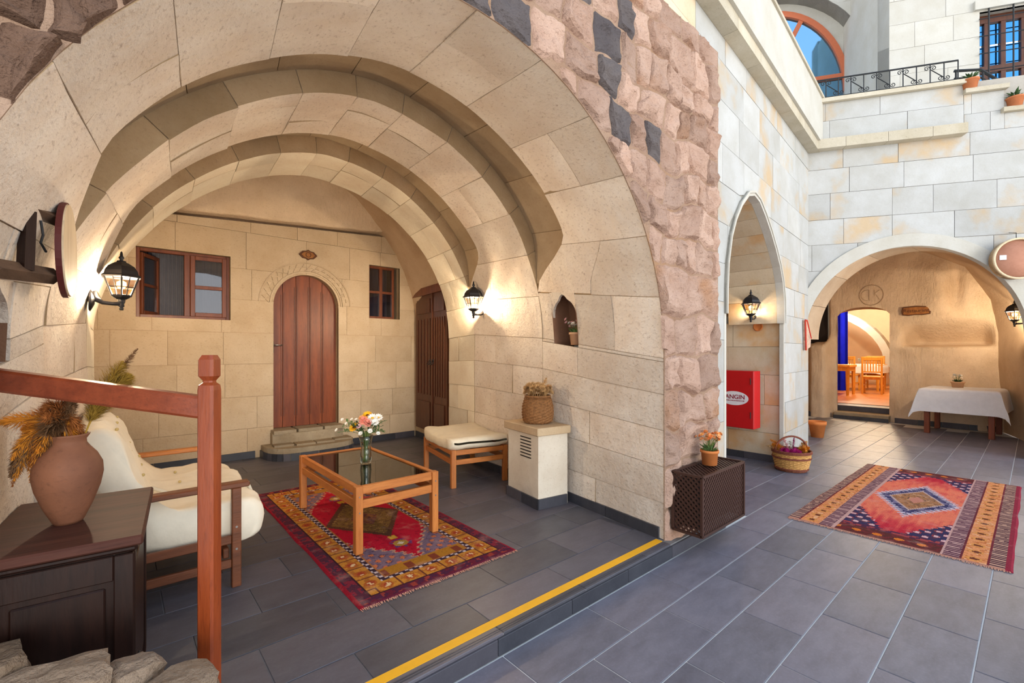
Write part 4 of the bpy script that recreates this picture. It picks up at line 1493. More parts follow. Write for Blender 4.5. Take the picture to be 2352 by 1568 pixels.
# ceiling lamp in the dining room
cl_ = thing('ceiling_lamp', 'glowing ceiling lamp inside the dining room', 'lamp', (14.6, 2.55, 2.62))
G().lathe([(.0, .2), (.06, .2), (.06, .16), (.17, .10), (.19, 0.0), (.18, 0.0), (.16, .09), (.0, .14)], 18).obj('shade', 'arch_frame', cl_, True)
G().sphere((0, 0, .02), .055, 12, 8).obj('bulb', 'bulb', cl_, True)
G().tube([(0, 0, .2), (0, 0, 1.28)], .01, 6).obj('cord', 'iron', cl_)
def plight(parent, loc, e, col, r):
    l = bpy.data.lights.new('lamp_light', 'POINT')
    l.energy = e
    l.color = col
    l.shadow_soft_size = r
    o = bpy.data.objects.new('lamp_light', l)
    COL.objects.link(o)
    o.parent = parent
    o.location = loc
    return o
plight(cl_, (0, 0, -.10), 170, (1.0, .78, .5), .08)
plight(cl_, (2.6, 1.2, 0.2), 130, (1.0, .82, .58), .15)  # fill light added deeper in the room, with no fixture of its own

# ================================================================ UPPER TERRACE
PU = lambda n: (lambda s_, v, d: tuple(P0 + DS * s_ + DN * (n + d) + Vector((0, 0, v))))
tf = struct(fixn(G().prism([(-6, .31), (6, .31), (6, 6), (-6, 6)], lambda u, v, d: tuple(P0 + DS * u + DN * v + Vector((0, 0, d))), 4.40, 4.52).obj('floor_terrace', 'court_plain')), 'upper terrace floor')
wu = struct(bpy.data.objects.new('wall_terrace', None), 'set-back white wall with a large arched window on the terrace')
COL.objects.link(wu)
P3 = PU(3.0)
uarch = {'uL': -1.45, 'uR': 1.95}
uarch = arch_pts(0.24, 6.80, 1.72, 1.86, 30)
for poly in chains(-4.5, 2.35, 4.5, 9.6, uarch):
    fixn(G().prism(poly, P3, 0.012, 0.6).obj('mortar_bed', 'court_mortar', wu))
wall_blocks(wu, P3, rows_of(4.5, 9.5, 0.42, 0.02), -4.4, 2.35, (0.6, 1.1), 'court_plain', uarch, gap=0.004, th=0.05, jit=0.002)
A = [(0.24 + 1.72 * math.cos(PI * i / 30), 6.80 + 1.86 * math.sin(PI * i / 30)) for i in range(31)]
B = [(0.24 + 1.72 * 1.06 * math.cos(PI * i / 30), 6.80 + 1.86 * 1.06 * math.sin(PI * i / 30)) for i in range(31)]
fixn(G().ring(A, B, P3, 0.0, 0.5).obj('arch_reveal', 'court_plain', wu))
fixn(G().prism([(1.72, 6.78), (2.02, 6.78), (2.02, 6.88), (1.72, 6.88)], P3, -0.06, 0.4).obj('impost', 'cornice', wu))
w3 = struct(bpy.data.objects.new('window_3', None), 'large arched terrace window with a terracotta frame')
COL.objects.link(w3)
PG = PU(3.35)
def warc(r, rz, n=30):
    return [(0.24 + r * math.cos(PI * i / n), 6.62 + rz * math.sin(PI * i / n)) for i in range(n + 1)]
fixn(G().ring(warc(1.46, 1.87), warc(2.0, 2.45), PG, -0.02, 0.05).obj('reveal_back', 'court_plain', w3))
for (a, b) in ((-1.8, -1.21), (1.69, 2.3)):
    fixn(G().prism([(a, 4.9), (b, 4.9), (b, 6.64), (a, 6.64)], PG, -0.02, 0.05).obj('reveal_back', 'court_plain', w3))
fixn(G().ring(warc(1.47, 1.88), warc(1.36, 1.77), PG, -0.06, 0.04).obj('arch_frame', 'arch_frame', w3))
for (a, b) in ((-1.23, -1.12), (1.60, 1.71)):
    fixn(G().prism([(a, 4.9), (b, 4.9), (b, 6.62), (a, 6.62)], PG, -0.06, 0.04).obj('frame_post', 'arch_frame', w3))
fixn(G().prism([(-1.15, 6.90), (1.63, 6.90), (1.63, 7.0), (-1.15, 7.0)], PG, -0.05, 0.03).obj('transom', 'arch_frame', w3))
for (xa, xb, za, zb) in ((0.24, 0.88, 7.0, 8.28), (0.24, -0.40, 7.0, 8.28)):
    t = Vector((xb - xa, zb - za)).normalized()
    nn = Vector((-t[1], t[0])) * 0.045
    fixn(G().prism([(xa - nn[0], za - nn[1]), (xb - nn[0], zb - nn[1]), (xb + nn[0], zb + nn[1]), (xa + nn[0], za + nn[1])], PG, -0.045, 0.03).obj('glazing_bar', 'arch_frame', w3))
up = [p for p in warc(1.40, 1.80) if p[1] > 6.95]
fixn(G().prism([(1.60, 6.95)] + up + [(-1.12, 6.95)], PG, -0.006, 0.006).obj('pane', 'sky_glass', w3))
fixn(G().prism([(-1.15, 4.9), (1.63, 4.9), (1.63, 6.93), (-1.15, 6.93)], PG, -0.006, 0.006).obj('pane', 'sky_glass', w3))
# nearer wall at the right
wq = struct(bpy.data.objects.new('wall_annex', None), 'white cut-stone annex wall at the upper right')
COL.objects.link(wq)
P15 = PU(1.5)
W4 = (2.78, 3.62, 5.05, 6.68)
for r_ in cutrects((1.6, 6.0, 3.9, 8.6), [W4]):
    fixn(G().prism([(r_[0], r_[2]), (r_[1], r_[2]), (r_[1], r_[3]), (r_[0], r_[3])], P15, 0.012, 0.4).obj('mortar_bed', 'court_mortar', wq))
wall_blocks(wq, P15, rows_of(3.9, 8.5, 0.40, 0.02), 1.6, 5.9, (0.5, 0.95), 'court_plain', None, [W4], gap=0.004, th=0.05, jit=0.002)
fixn(G().prism([(1.6, 4.5), (1.602, 4.5), (1.602, 8.5), (1.6, 8.5)], P15, 0.0, 1.9).obj('annex_return', 'court_plain', wq))
fixn(G().prism([(2.70, 6.70), (3.75, 6.70), (3.75, 6.84), (2.70, 6.84)], P15, -0.05, 0.2).obj('lintel', 'court_plain', wq))
w4 = struct(bpy.data.objects.new('window_4', None), 'barred wooden window with sky-tinted panes at the upper right')
COL.objects.link(w4)
g = G()
for (a, b, c, d) in ((W4[0], W4[0] + .07, W4[2], W4[3]), (W4[1] - .07, W4[1], W4[2], W4[3]), (W4[0], W4[1], W4[3] - .12, W4[3]), (W4[0], W4[1], 5.78, 5.88)):
    g.prism([(a, c), (b, c), (b, d), (a, d)], P15, 0.12, 0.2)
fixn(g.obj('window_frame', 'door_dark', w4))
for sx in (2.94, 3.15, 3.40):
    fixn(G().prism([(sx - .03, W4[2]), (sx + .03, W4[2]), (sx + .03, W4[3] - .1), (sx - .03, W4[3] - .1)], P15, 0.125, 0.195).obj('mullion', 'door_dark', w4))
for (a, b) in ((2.85, 2.91), (2.97, 3.12), (3.18, 3.37), (3.43, 3.55)):
    for (c, d) in ((5.08, 5.4), (5.43, 5.76), (5.9, 6.2), (6.23, 6.55)):
        fixn(G().prism([(a, c), (b, c), (b, d), (a, d)], P15, 0.155, 0.163).obj('pane', 'blue_sky_glass', w4))
for k in range(3):
    s_ = 2.88 + .3 * k
    G().tube([P15(s_, 5.02, -.03), P15(s_, 6.74, -.03)], .011, 6).obj('window_bar', 'iron', w4)
for k in range(6):
    z = 5.2 + .27 * k
    G().tube([P15(2.76, z, -.03), P15(3.64, z, -.03)], .008, 6).obj('window_bar', 'iron', w4)
# wrought iron railing
rl = thing('terrace_railing', 'black wrought-iron railing with scrolls along the terrace edge', 'railing')
PT = PU(0.02)
z0, z1 = 4.965, 5.215
G().tube([PT(-.1, z1, 0), PT(1.73, z1, 0)], .011, 6).obj('top_rail', 'iron', rl)
G().tube([PT(-.1, z0, 0), PT(1.73, z0, 0)], .009, 6).obj('bottom_rail', 'iron', rl)
npan = 12
for k in range(npan + 1):
    s_ = lerp(-.08, 1.73, k / npan)
    G().tube([PT(s_, z0 - (.04 if k in (0, npan) else 0), 0), PT(s_, z1, 0)], .007, 6).obj('baluster', 'iron', rl)
    if k < npan and k % 2 == 0:
        s2 = lerp(-.08, 1.73, (k + 1) / npan)
        G().tube([PT(s_, z1 - .07, 0), PT(s2, z0 + .05, 0)], .006, 5).obj('brace', 'iron', rl)
    if k < npan:
        for sg in ((-1, 1) if k else (1,)):
            top = k % 2 == 0
            zc_ = z1 - .055 if top else z0 + .05
            pts = []
            for j in range(15):
                a = j / 14 * 2.6 * PI
                r_ = .034 * (1 - j / 17)
                pts.append(PT(s_ + sg * (.036 - r_ * math.cos(a) * 1.0), zc_ + (r_ * math.sin(a)) * (1 if top else -1), 0))
            G().tube(pts, .005, 5).obj('scroll', 'iron', rl)
hr = thing('stair_handrail', 'black flat-bar stair handrail descending at the upper right', 'handrail')
for dz in (0.0, -.10):
    G().tube([PT(1.74, 5.13 + dz, .10), PT(2.02, 5.10 + dz, .10), PT(2.55, 4.60 + dz, .10), PT(3.0, 4.2 + dz, .10)], .018 if dz == 0 else .012, 6).obj('rail', 'iron', hr)
for (s_, za, zb) in ((1.76, 4.79, 5.13), (2.05, 4.79, 5.08), (2.5, 4.5, 4.65)):
    G().tube([PT(s_, za, .10), PT(s_, zb, .10)], .012, 6).obj('post', 'iron', hr)
def pot_shape(r0, r1, h, rim=.02):
    return [(r0, 0), (r1 * .97, h - rim), (r1 * 1.1, h - rim), (r1 * 1.1, h), (r1 * .92, h), (r1 * .85, h - .03), (0, h - .035)]
def leaf(g, p, d, L, w, up=0.3):
    p = Vector(p)
    d = Vector(d).normalized()
    s_ = d.cross(Vector((0, 0, 1)))
    s_ = s_.normalized() if s_.length > 1e-3 else Vector((1, 0, 0))
    nrm = s_.cross(d) * (L * up * .3)
    g.add([p, p + d * L * .5 + s_ * w + nrm, p + d * L, p + d * L * .5 - s_ * w + nrm], [(0, 1, 2), (0, 2, 3)])
for (s_, z, lab) in ((1.84, 4.795, 'terracotta flowerpot on the upper coping step beside the railing'), (2.30, 4.495, 'terracotta flowerpot on the lower coping step at the right edge')):
    t = thing('flowerpot', lab, 'flowerpot', PT(s_, z, -.03), 0, 'terracotta pots on the stepped coping')
    G().lathe(pot_shape(.065, .085, .12), 18).obj('pot', 'terracotta', t, True)
    g = G()
    for k in range(26):
        a = random.uniform(0, 2 * PI)
        e = random.uniform(.2, 1.2)
        leaf(g, (.02 * math.cos(a), .02 * math.sin(a), .10 + random.uniform(0, .05)), (math.cos(a), math.sin(a), e), random.uniform(.05, .12), .014)
    g.obj('foliage', 'green_d', t)

# ================================================================ WALL LANTERNS
def lantern(loc, ang, label, watts, lit=True):
    """loc: wall plate centre; ang: direction of the arm away from the wall (about Z)"""
    t = thing('wall_lantern', label, 'lantern', loc, ang, 'black wall lanterns')
    # local +X = away from wall
    G().lathe([(0, 0), (.052, 0), (.058, .008), (.04, .02), (.022, .03), (0, .032)], 14).xf(Matrix.Rotation(PI / 2, 4, 'Y') @ Matrix.Scale(1.35, 4, (1, 0, 0))).obj('wall_plate', 'lantern', t, True)
    G().tube([(.01, 0, .05), (.03, 0, .01), (.07, 0, -.015), (.12, 0, -.02), (.165, 0, -.018)], [.034, .022, .014, .012, .014], 8).obj('arm', 'lantern', t, True)
    ax = .165
    G().lathe([(0, -.062), (.010, -.062), (.013, -.05), (.009, -.042), (.017, -.034), (.014, -.02), (.02, -.005), (.022, .01), (.012, .02)], 10, (ax, 0, 0)).obj('stem', 'lantern', t, True)
    zb, zt_ = .035, .165
    n = 6
    rb, rt = .056, .104
    G().lathe([(0, .012), (.03, .014), (.052, .028), (.06, .04), (.056, .044)], n, (ax, 0, 0), PI / n).obj('cup', 'lantern', t)
    fr = G()
    cage = []
    for k in range(n):
        a = 2 * PI * k / n + PI / n
        a2 = 2 * PI * (k + 1) / n + PI / n
        p0 = Vector((ax + rb * math.cos(a), rb * math.sin(a), zb))
        p1 = Vector((ax + rt * math.cos(a), rt * math.sin(a), zt_))
        q0 = Vector((ax + rb * math.cos(a2), rb * math.sin(a2), zb))
        q1 = Vector((ax + rt * math.cos(a2), rt * math.sin(a2), zt_))
        fr.tube([p0, p1], .0055, 5)
        fr.tube([p0.lerp(p1, .46), q0.lerp(q1, .46)], .003, 4)
        fr.tube([p0.lerp(q0, .5), p1.lerp(q1, .5)], .003, 4)
        fr.tube([p1, q1], .006, 5)
        cage.append((p0, p1, q1, q0))
    fr.obj('cage', 'lantern', t)
    for (a, b, c, d) in cage:
        m_ = (a + b + c + d) / 4 - Vector((ax, 0, .1))
        m_.z = 0
        k = -m_.normalized() * .003
        G().add([a + k, b + k, c + k, d + k], [(0, 1, 2, 3)]).obj('glass_pane', 'lamp_glass', t)
    G().lathe([(.116, .160), (.120, .168), (.104, .180), (.098, .205), (.078, .235), (.045, .258), (.03, .265), (.026, .275), (0, .277)], n, (ax, 0, 0), PI / n).obj('roof', 'lantern', t)
    G().lathe([(0, .27), (.014, .27), (.009, .285), (.017, .297), (.009, .31), (.006, .335), (0, .343)], 10, (ax, 0, 0)).obj('finial', 'lantern', t, True)
    if lit:
        G().lathe([(0, .085), (.015, .085), (.027, .105), (.026, .13), (0, .148)], 10, (ax, 0, 0)).obj('bulb', 'bulb', t, True)
        plight(t, (ax + .02, 0, .055), watts, (1.0, .96, .91), .03)
    return t
lantern((-0.138, 4.10, 1.72), 0.0, 'lit black wall lantern on the left niche wall beside the round disc', LAMP_W['niche'])
lantern((3.105, 4.02, 1.80), PI, 'lit black wall lantern on the right niche wall beside the dark double door', LAMP_W['niche'])
lantern((6.09, 2.31, 1.80), PI, 'lit black wall lantern above the red fire cabinet', LAMP_W['yard'])
lantern((9.95, 0.035, 1.80), PI / 2, 'lit black wall lantern at the right edge near the clothed table', LAMP_W['hall'])

# ================================================================ ROUND DISC ON A BEAM BRACKET (left wall)
bk = thing('beam_bracket', 'old wooden beam bracket on the left niche wall behind the disc', 'bracket', (0, 0, 0))
G().tube([(-.29, 2.06, 1.632), (-.185, 2.52, 1.672)], .031, 4).obj('lower_beam', 'old_beam', bk)
G().tube([(-.245, 2.22, 1.868), (-.17, 2.56, 1.90)], .027, 4).obj('upper_beam', 'old_beam', bk)
G().tube([(-.233, 2.25, 1.655), (-.228, 2.262, 1.86)], .022, 4).obj('upright', 'walnut', bk)
G().tube([(-.205, 2.35, 1.85), (-.20, 2.36, 1.80), (-.205, 2.35, 1.77), (-.195, 2.39, 1.745)], .004, 6).obj('hook', 'iron', bk)
dk = thing('round_disc', 'pale round wooden disc with a dark red rim seen nearly edge-on', 'disc', (-0.148, 2.57, 1.785), R(-3.2))
Mx = Matrix.Rotation(PI / 2, 4, 'Y')
G().lathe([(0, -.014), (.190, -.014), (.190, .004), (0, .004)], 40).xf(Mx).obj('board', 'red_rim', dk)
G().lathe([(0, .004), (.184, .004), (.182, .009), (0, .010)], 40).xf(Mx).obj('face', 'pale_disc', dk)

# ================================================================ NEWEL POST AND HANDRAIL
rail = thing('stair_rail', 'varnished red-brown newel post and sloping handrail in the left foreground', 'handrail')
px, py_ = 0.232, 1.788
hw = .0265
AZ = TH - PI / 2
def sqlathe(prof):
    return G().lathe([(r_ * math.sqrt(2), z) for r_, z in prof], 4, (0, 0, 0), PI / 4)
def octa(prof, ch):
    # square section with chamfered corners
    g = G()
    v = []
    for (h_, z) in prof:
        c = max(h_ - ch, h_ * .3)
        for (a, b) in ((h_, -c), (h_, c), (c, h_), (-c, h_), (-h_, c), (-h_, -c), (-c, -h_), (c, -h_)):
            v.append((a, b, z))
    f = [(i * 8 + k, i * 8 + (k + 1) % 8, (i + 1) * 8 + (k + 1) % 8, (i + 1) * 8 + k) for i in range(len(prof) - 1) for k in range(8)]
    f += [tuple(range(8))[::-1], tuple((len(prof) - 1) * 8 + k for k in range(8))]
    return g.add(v, f)
po = octa([(hw, ZP), (hw, 1.252), (hw * .93, 1.268), (hw * .62, 1.277), (hw * .62, 1.283), (hw * .95, 1.298), (hw * .95, 1.352), (hw * .72, 1.367)], .007).obj('newel_post', 'rail', rail)
po.location = (px, py_, 0)
po.rotation_euler[2] = AZ
a = Vector((px, py_, 1.193))
b = Vector((-0.33, 2.265, 1.292))
dr3 = (b - a)
L = dr3.length
hrail = octa([(.036, 0), (.036, L)], .008)
q = dr3.to_track_quat('Z', 'Y').to_matrix().to_4x4()
side = Vector((0, 0, 1)).cross(dr3).normalized()
upv = dr3.normalized().cross(side)
Mx = Matrix(((upv[0] * -1, side[0], dr3.normalized()[0], a[0]), (upv[1] * -1, side[1], dr3.normalized()[1], a[1]), (upv[2] * -1, side[2], dr3.normalized()[2], a[2]), (0, 0, 0, 1)))
hrail.xf(Mx @ Matrix.Scale(.62, 4, (0, 1, 0))).obj('handrail', 'rail_x', rail)

# ================================================================ FOREGROUND ROCKS
import bmesh
def rockmesh(sx, sy, sz, seed):
    bm = bmesh.new()
    bmesh.ops.create_icosphere(bm, subdivisions=3, radius=1.0)
    for v in bm.verts:
        p = v.co.copy()
        m_ = max(abs(p.x), abs(p.y), abs(p.z))
        c = p / m_
        p = p.lerp(c, .62)
        k = 1 + .16 * noise.noise(p * 1.7 + Vector((seed, 0, 0))) + .07 * noise.noise(p * 5 + Vector((seed, 3, 0)))
        k += .05 * math.floor(3 * noise.noise(p * 1.1 + Vector((0, seed, 0)))) / 3
        v.co = Vector((p.x * sx, p.y * sy, p.z * sz)) * k
    g = G()
    g.v = [tuple(v.co) for v in bm.verts]
    g.f = [tuple(v.index for v in f.verts) for f in bm.faces]
    bm.free()
    return g
def uv2w(u, d, z):
    lat = (u - 1176) * d / 1045.3
    return (math.cos(TH) * d + math.sin(TH) * lat, math.sin(TH) * d - math.cos(TH) * lat, z)
rk = [(0.30, 'layered pinkish rock at the left frame edge, topmost', (-.262, 1.790, .535), (.08, .085, .05), 2.1),
      (0.1, 'large brown rounded rock in front of the dark chest', (-.118, 1.655, .475), (.115, .09, .09), 5.3),
      (0.6, 'flat grey-pink rock slab right of the large brown rock', (.03, 1.66, .455), (.07, .06, .06), 8.8),
      (0.2, 'low tan rock at the foot of the newel post', (.135, 1.535, .445), (.085, .07, .05), 12.4)]
for (rz, lab, p, sz, sd) in rk:
    tag(rockmesh(*sz, sd).obj('rock', 'rock', None, False, p, rz), lab, 'rock', 'loose rocks of the low wall')
low = [(-.262, 1.79, .30, .07, .075, .185), (-.118, 1.655, .19, .07, .07, .185), (.03, 1.66, .20, .062, .06, .19), (.135, 1.535, .19, .045, .06, .19)]
for i, (x, y, z, a, b, c) in enumerate(low):
    tag(rockmesh(a, b, c, 20 + i * 3.7).obj('rock', 'rock', None, False, (x, y, z), .1 * i), 'rock in the lower courses of the low foreground wall', 'rock', 'lower rocks of the low wall')

# ================================================================ DARK CHEST
ch = thing('wooden_chest', 'dark walnut chest with a panelled front and overhanging top', 'chest', (-.105, 2.225, ZP), R(-5))
HC = 0.70
G().box(-.175, .165, -.285, .30, .02, HC - .03, .004).obj('body', 'walnut', ch)
G().box(-.205, .20, -.325, .325, HC - .032, HC, .006).obj('top', 'walnut_top', ch)
G().box(-.19, .185, -.305, .31, HC - .055, HC - .032, .008).obj('top_moulding', 'walnut', ch)
for x in (-.175, .125):
    G().box(x, x + .05, -.30, -.284, .02, HC - .06, .003).obj('stile', 'walnut', ch)
for (z, h_) in ((.02, .06), (HC - .14, .08)):
    G().box(-.125, .125, -.298, -.284, z, z + h_, .003).obj('rail', 'walnut', ch)
pn = G().box(-.105, .105, -.294, -.284, .10, HC - .16, .006).obj('front_panel', 'walnut', ch)
for y in (-.285, .25):
    G().box(.164, .178, y, y + .05, .02, HC - .06, .003).obj('stile', 'walnut', ch)
G().box(.164, .172, -.22, .24, .08, HC - .14, .005).obj('side_panel', 'walnut', ch)
G().tube([(.185, -.255 + .016 * math.sin(t), .27 + .022 * math.cos(t)) for t in [i * PI / 6 for i in range(12)]], .003, 6, closed=True).obj('ring_handle', 'iron', ch)
# ---------------------------------------------------------------- urn with dried grasses
def bez(p0, p1, p2, t):
    return Vector(p0) * (1 - t) ** 2 + Vector(p1) * 2 * t * (1 - t) + Vector(p2) * t * t
def plume(parent, p0, p1, p2, rad, nh, mat, w=.0016, t0=.35, name='plume', hl=1.0):
    g = G()
    g.tube([bez(p0, p1, p2, i / 10) for i in range(11)], [.0022 * (1 - .6 * i / 10) for i in range(11)], 4)
    for k in range(nh):
        t = lerp(t0, 1.0, random.random() ** .9)
        c = bez(p0, p1, p2, t)
        ax = (bez(p0, p1, p2, min(1, t + .05)) - bez(p0, p1, p2, t - .05)).normalized()
        o = ax.orthogonal().normalized()
        o.rotate(Matrix.Rotation(random.uniform(0, 2 * PI), 3, ax))
        tt = (t - t0) / (1 - t0)
        L = rad * (math.sin(PI * min(1, .12 + tt * .86)) ** .7) * random.uniform(.6, 1.1) * hl
        d = (o * .9 + ax * random.uniform(.35, 1.0)).normalized()
        e = c + d * L + Vector((0, 0, -L * .18))
        s_ = d.cross(ax).normalized() * w
        m_ = c.lerp(e, .55) + o * L * .08
        g.add([c - s_, c + s_, m_ + s_, e, m_ - s_], [(0, 1, 2, 4), (4, 2, 3)])
    return g.obj(name, mat, parent)
ur = thing('clay_urn', 'round smoked-clay urn holding dried grasses on the dark chest', 'urn', (-.125, 2.19, ZP + HC))
prof = [(.037, 0), (.042, .010), (.064, .06), (.084, .12), (.092, .165), (.090, .20), (.076, .232), (.058, .256), (.048, .272), (.047, .285), (.055, .298), (.057, .304), (.05, .304), (.04, .29), (.036, .27), (.0, .25)]
G().lathe(prof, 40).obj('urn_body', 'urn', ur, True)
rv = Vector((math.sin(TH), -math.cos(TH), 0))
fv = Vector((math.cos(TH), math.sin(TH), 0))
def RF(r_, f_, z):
    return rv * r_ + fv * f_ + Vector((0, 0, z))
for k in range(30):
    a = -0.02 - .2 * random.random()
    mats = ['g_rust', 'g_brown', 'g_rust', 'g_red', 'g_orange', 'g_brown']
    tip = RF(random.uniform(-.155, .03), random.uniform(-.08, .06), random.uniform(.20, .40))
    mid = RF(random.uniform(-.07, .0), random.uniform(-.03, .02), random.uniform(.36, .44))
    plume(ur, RF(random.uniform(-.02, .02), random.uniform(-.02, .02), .27), mid, tip, random.uniform(.035, .06), 700, mats[k % 6], .0011, .3)
for k in range(9):
    plume(ur, RF(-.01, -.01, .27), RF(random.uniform(-.08, -.02), -.05, .40), RF(random.uniform(-.13, -.02), random.uniform(-.10, -.05), random.uniform(.14, .26)), .04, 600, ['g_rust', 'g_brown', 'g_orange'][k % 3], .0011, .3)
for (r_, f_, z, m_) in ((.085, .12, .55, 'g_olive'), (.07, .16, .50, 'g_olive'), (.055, .10, .45, 'g_olive'), (.10, .14, .50, 'g_olive'), (.075, .20, .60, 'g_brown')):
    plume(ur, RF(.03, .02, .27), RF(.05, .05, .42), RF(r_, f_, z), .075 if m_ == 'g_olive' else .03, 1100, m_, .0009, .25)

# ================================================================ WIDE SOFA CHAIR
sf = thing('wooden_settee', 'wooden-armed settee with a draped cream cotton cushion by the left wall', 'settee')
PC = [(-.10, 1.0), (-.03, .985), (.03, .90), (.09, .74), (.15, .60), (.24, .545), (.42, .55), (.56, .55), (.635, .52), (.66, .45), (.655, .37), (.61, .315), (.45, .31), (.2, .325), (.04, .37), (-.04, .52), (-.12, .78), (-.16, .95)]
def cm(P4, t):
    p0, p1, p2, p3 = P4
    return tuple(0.5 * ((2 * p1[i]) + (-p0[i] + p2[i]) * t + (2 * p0[i] - 5 * p1[i] + 4 * p2[i] - p3[i]) * t * t + (-p0[i] + 3 * p1[i] - 3 * p2[i] + p3[i]) * t ** 3) for i in range(2))
PCs = []
for i in range(len(PC)):
    for j in range(3):
        PCs.append(cm([PC[(i + k - 1) % len(PC)] for k in range(4)], j / 3))
cenx, cenz = .2, .52
v = []
ny = 44
NP = len(PCs)
for j in range(ny + 1):
    t = j / ny
    y = lerp(2.935, 4.085, t)
    e = min(t, 1 - t)
    sh = 1.0 if e > .05 else math.sqrt(max(0.02, 1 - (1 - e / .05) ** 2)) * .16 + .84
    for (x, z) in PCs:
        cx_ = x
        cz_ = z
        dx, dz = x - lerp(.0, .35, smooth(.9, .4, z)), z - lerp(.8, .43, smooth(0.05, .3, x))
        f_ = (1 - sh)
        nn_ = .016 * nz((x * 6, y * 5, z * 6)) + .010 * nz((x * 15, y * 12, z * 15))
        tuft = .012 * (math.sin(y * 16) * math.sin((x - z) * 15)) if z > .5 else .006 * math.sin(y * 30)
        v.append((x - dx * f_ + nn_ * .8, y + .008 * nz((x * 8, y, z * 8)), z - dz * f_ + nn_ + tuft * .6))
f = [(j * NP + k, j * NP + (k + 1) % NP, (j + 1) * NP + (k + 1) % NP, (j + 1) * NP + k) for j in range(ny) for k in range(NP)]
f += [tuple(range(NP)), tuple(ny * NP + k for k in range(NP))[::-1]]
fixn(G().add(v, f).obj('cushion', 'cream', sf, True))
for (x, z) in ((-.0, .955), (.055, .83), (.11, .69), (.3, .552)):
    for y in (3.25, 3.55, 3.85):
        G().sphere((x + .003, y, z + .003), .009, 6, 4).obj('tuft_button', 'button', sf, True)
def strap(y):
    return G().tube([(x, y + .01 * math.sin(i), z + .008) for i, (x, z) in enumerate(PC[4:12])], .011, 6)
strap(3.28).obj('tie_band', 'cream2', sf, True)
for y in (2.86, 4.10):
    fx = 'sofa_wood' if y < 3 else 'teak_x'
    ar_ = G().box(-.12, .56, y - .005, y + .06, .632, .662, .006).obj('arm', fx, sf)
    for x in (-.08, .475):
        G().box(x, x + .045, y + .005, y + .045, ZP, .632, .004).obj('leg', fx, sf)
        for z in (.30, .42):
            G().tube([(x + .022, y + .003, z), (x + .022, y + .007, z)], .006, 8).obj('bolt', 'steel', sf)
    G().box(-.04, .475, y + .012, y + .036, .20, .245, .004).obj('side_rail', 'teak_x' if y > 3 else 'sofa_wood', sf)
    G().box(-.04, .475, y + .012, y + .036, .33, .375, .004).obj('seat_side_rail', fx, sf)
for x in (.44, -.05):
    G().box(x, x + .028, 2.905, 4.105, .245, .30, .004).obj('cross_rail', 'sofa_wood', sf)

# ================================================================ COFFEE TABLE AND VASE
ct = thing('coffee_table', 'teak coffee table with a smoked glass top on the patterned rug', 'coffee table', (1.425, 3.36, ZP + .0145))
X0, Y0_, HT = .275, .56, .425
lw = .024
for sx in (-1, 1):
    for sy in (-1, 1):
        lg = G().box(sx * X0 - lw, sx * X0 + lw, sy * Y0_ - lw, sy * Y0_ + lw, 0, HT, .003).obj('leg', 'teak', ct)
        for z in (.36, .26):
            G().tube([(sx * X0, sy * (Y0_ + lw) - .001, z), (sx * X0, sy * (Y0_ + lw) + sy * .003, z)], .005, 8).obj('bolt', 'steel', lg)
for sy in (-1, 1):
    G().box(-X0 + lw, X0 - lw, sy * Y0_ - .014, sy * Y0_ + .014, HT - .055, HT - .002, .003).obj('top_rail', 'teak_x', ct)
    G().box(-X0 + lw, X0 - lw, sy * Y0_ - .014, sy * Y0_ + .014, HT - .145, HT - .09, .003).obj('lower_rail', 'teak_x', ct)
for sx in (-1, 1):
    G().box(sx * X0 - .014, sx * X0 + .014, -Y0_ + lw, Y0_ - lw, HT - .055, HT - .002, .003).obj('top_rail', 'teak_y', ct)
    G().box(sx * X0 - .014, sx * X0 + .014, -Y0_ + lw, Y0_ - lw, HT - .145, HT - .09, .003).obj('lower_rail', 'teak_y', ct)
G().box(-X0 + .012, X0 - .012, -Y0_ + .012, Y0_ - .012, HT - .020, HT - .012).obj('glass_top', 'smoked', ct)
vs = thing('flower_vase', 'clear glass vase of mixed yellow, pink and white flowers on the coffee table', 'vase', (1.447, 3.375, ZP + .0145 + HT - .0115))
G().lathe([(.0, .0), (.036, .0), (.04, .01), (.043, .05), (.038, .10), (.036, .13), (.043, .17), (.056, .215), (.053, .215), (.04, .17), (.033, .13), (.035, .10), (.039, .05), (.036, .014), (0, .012)], 28).obj('glass_body', 'vase_glass', vs, True)
g = G()
for k in range(26):
    a = random.uniform(0, 2 * PI)
    r0_, r1_ = random.uniform(.0, .025), random.uniform(.0, .04)
    g.tube([(r0_ * math.cos(a + 2), r0_ * math.sin(a + 2), .015), (r1_ * .5 * math.cos(a), r1_ * .5 * math.sin(a), .13), (r1_ * math.cos(a), r1_ * math.sin(a), .25)], .0026, 4)
g.obj('stems', 'stem', vs)
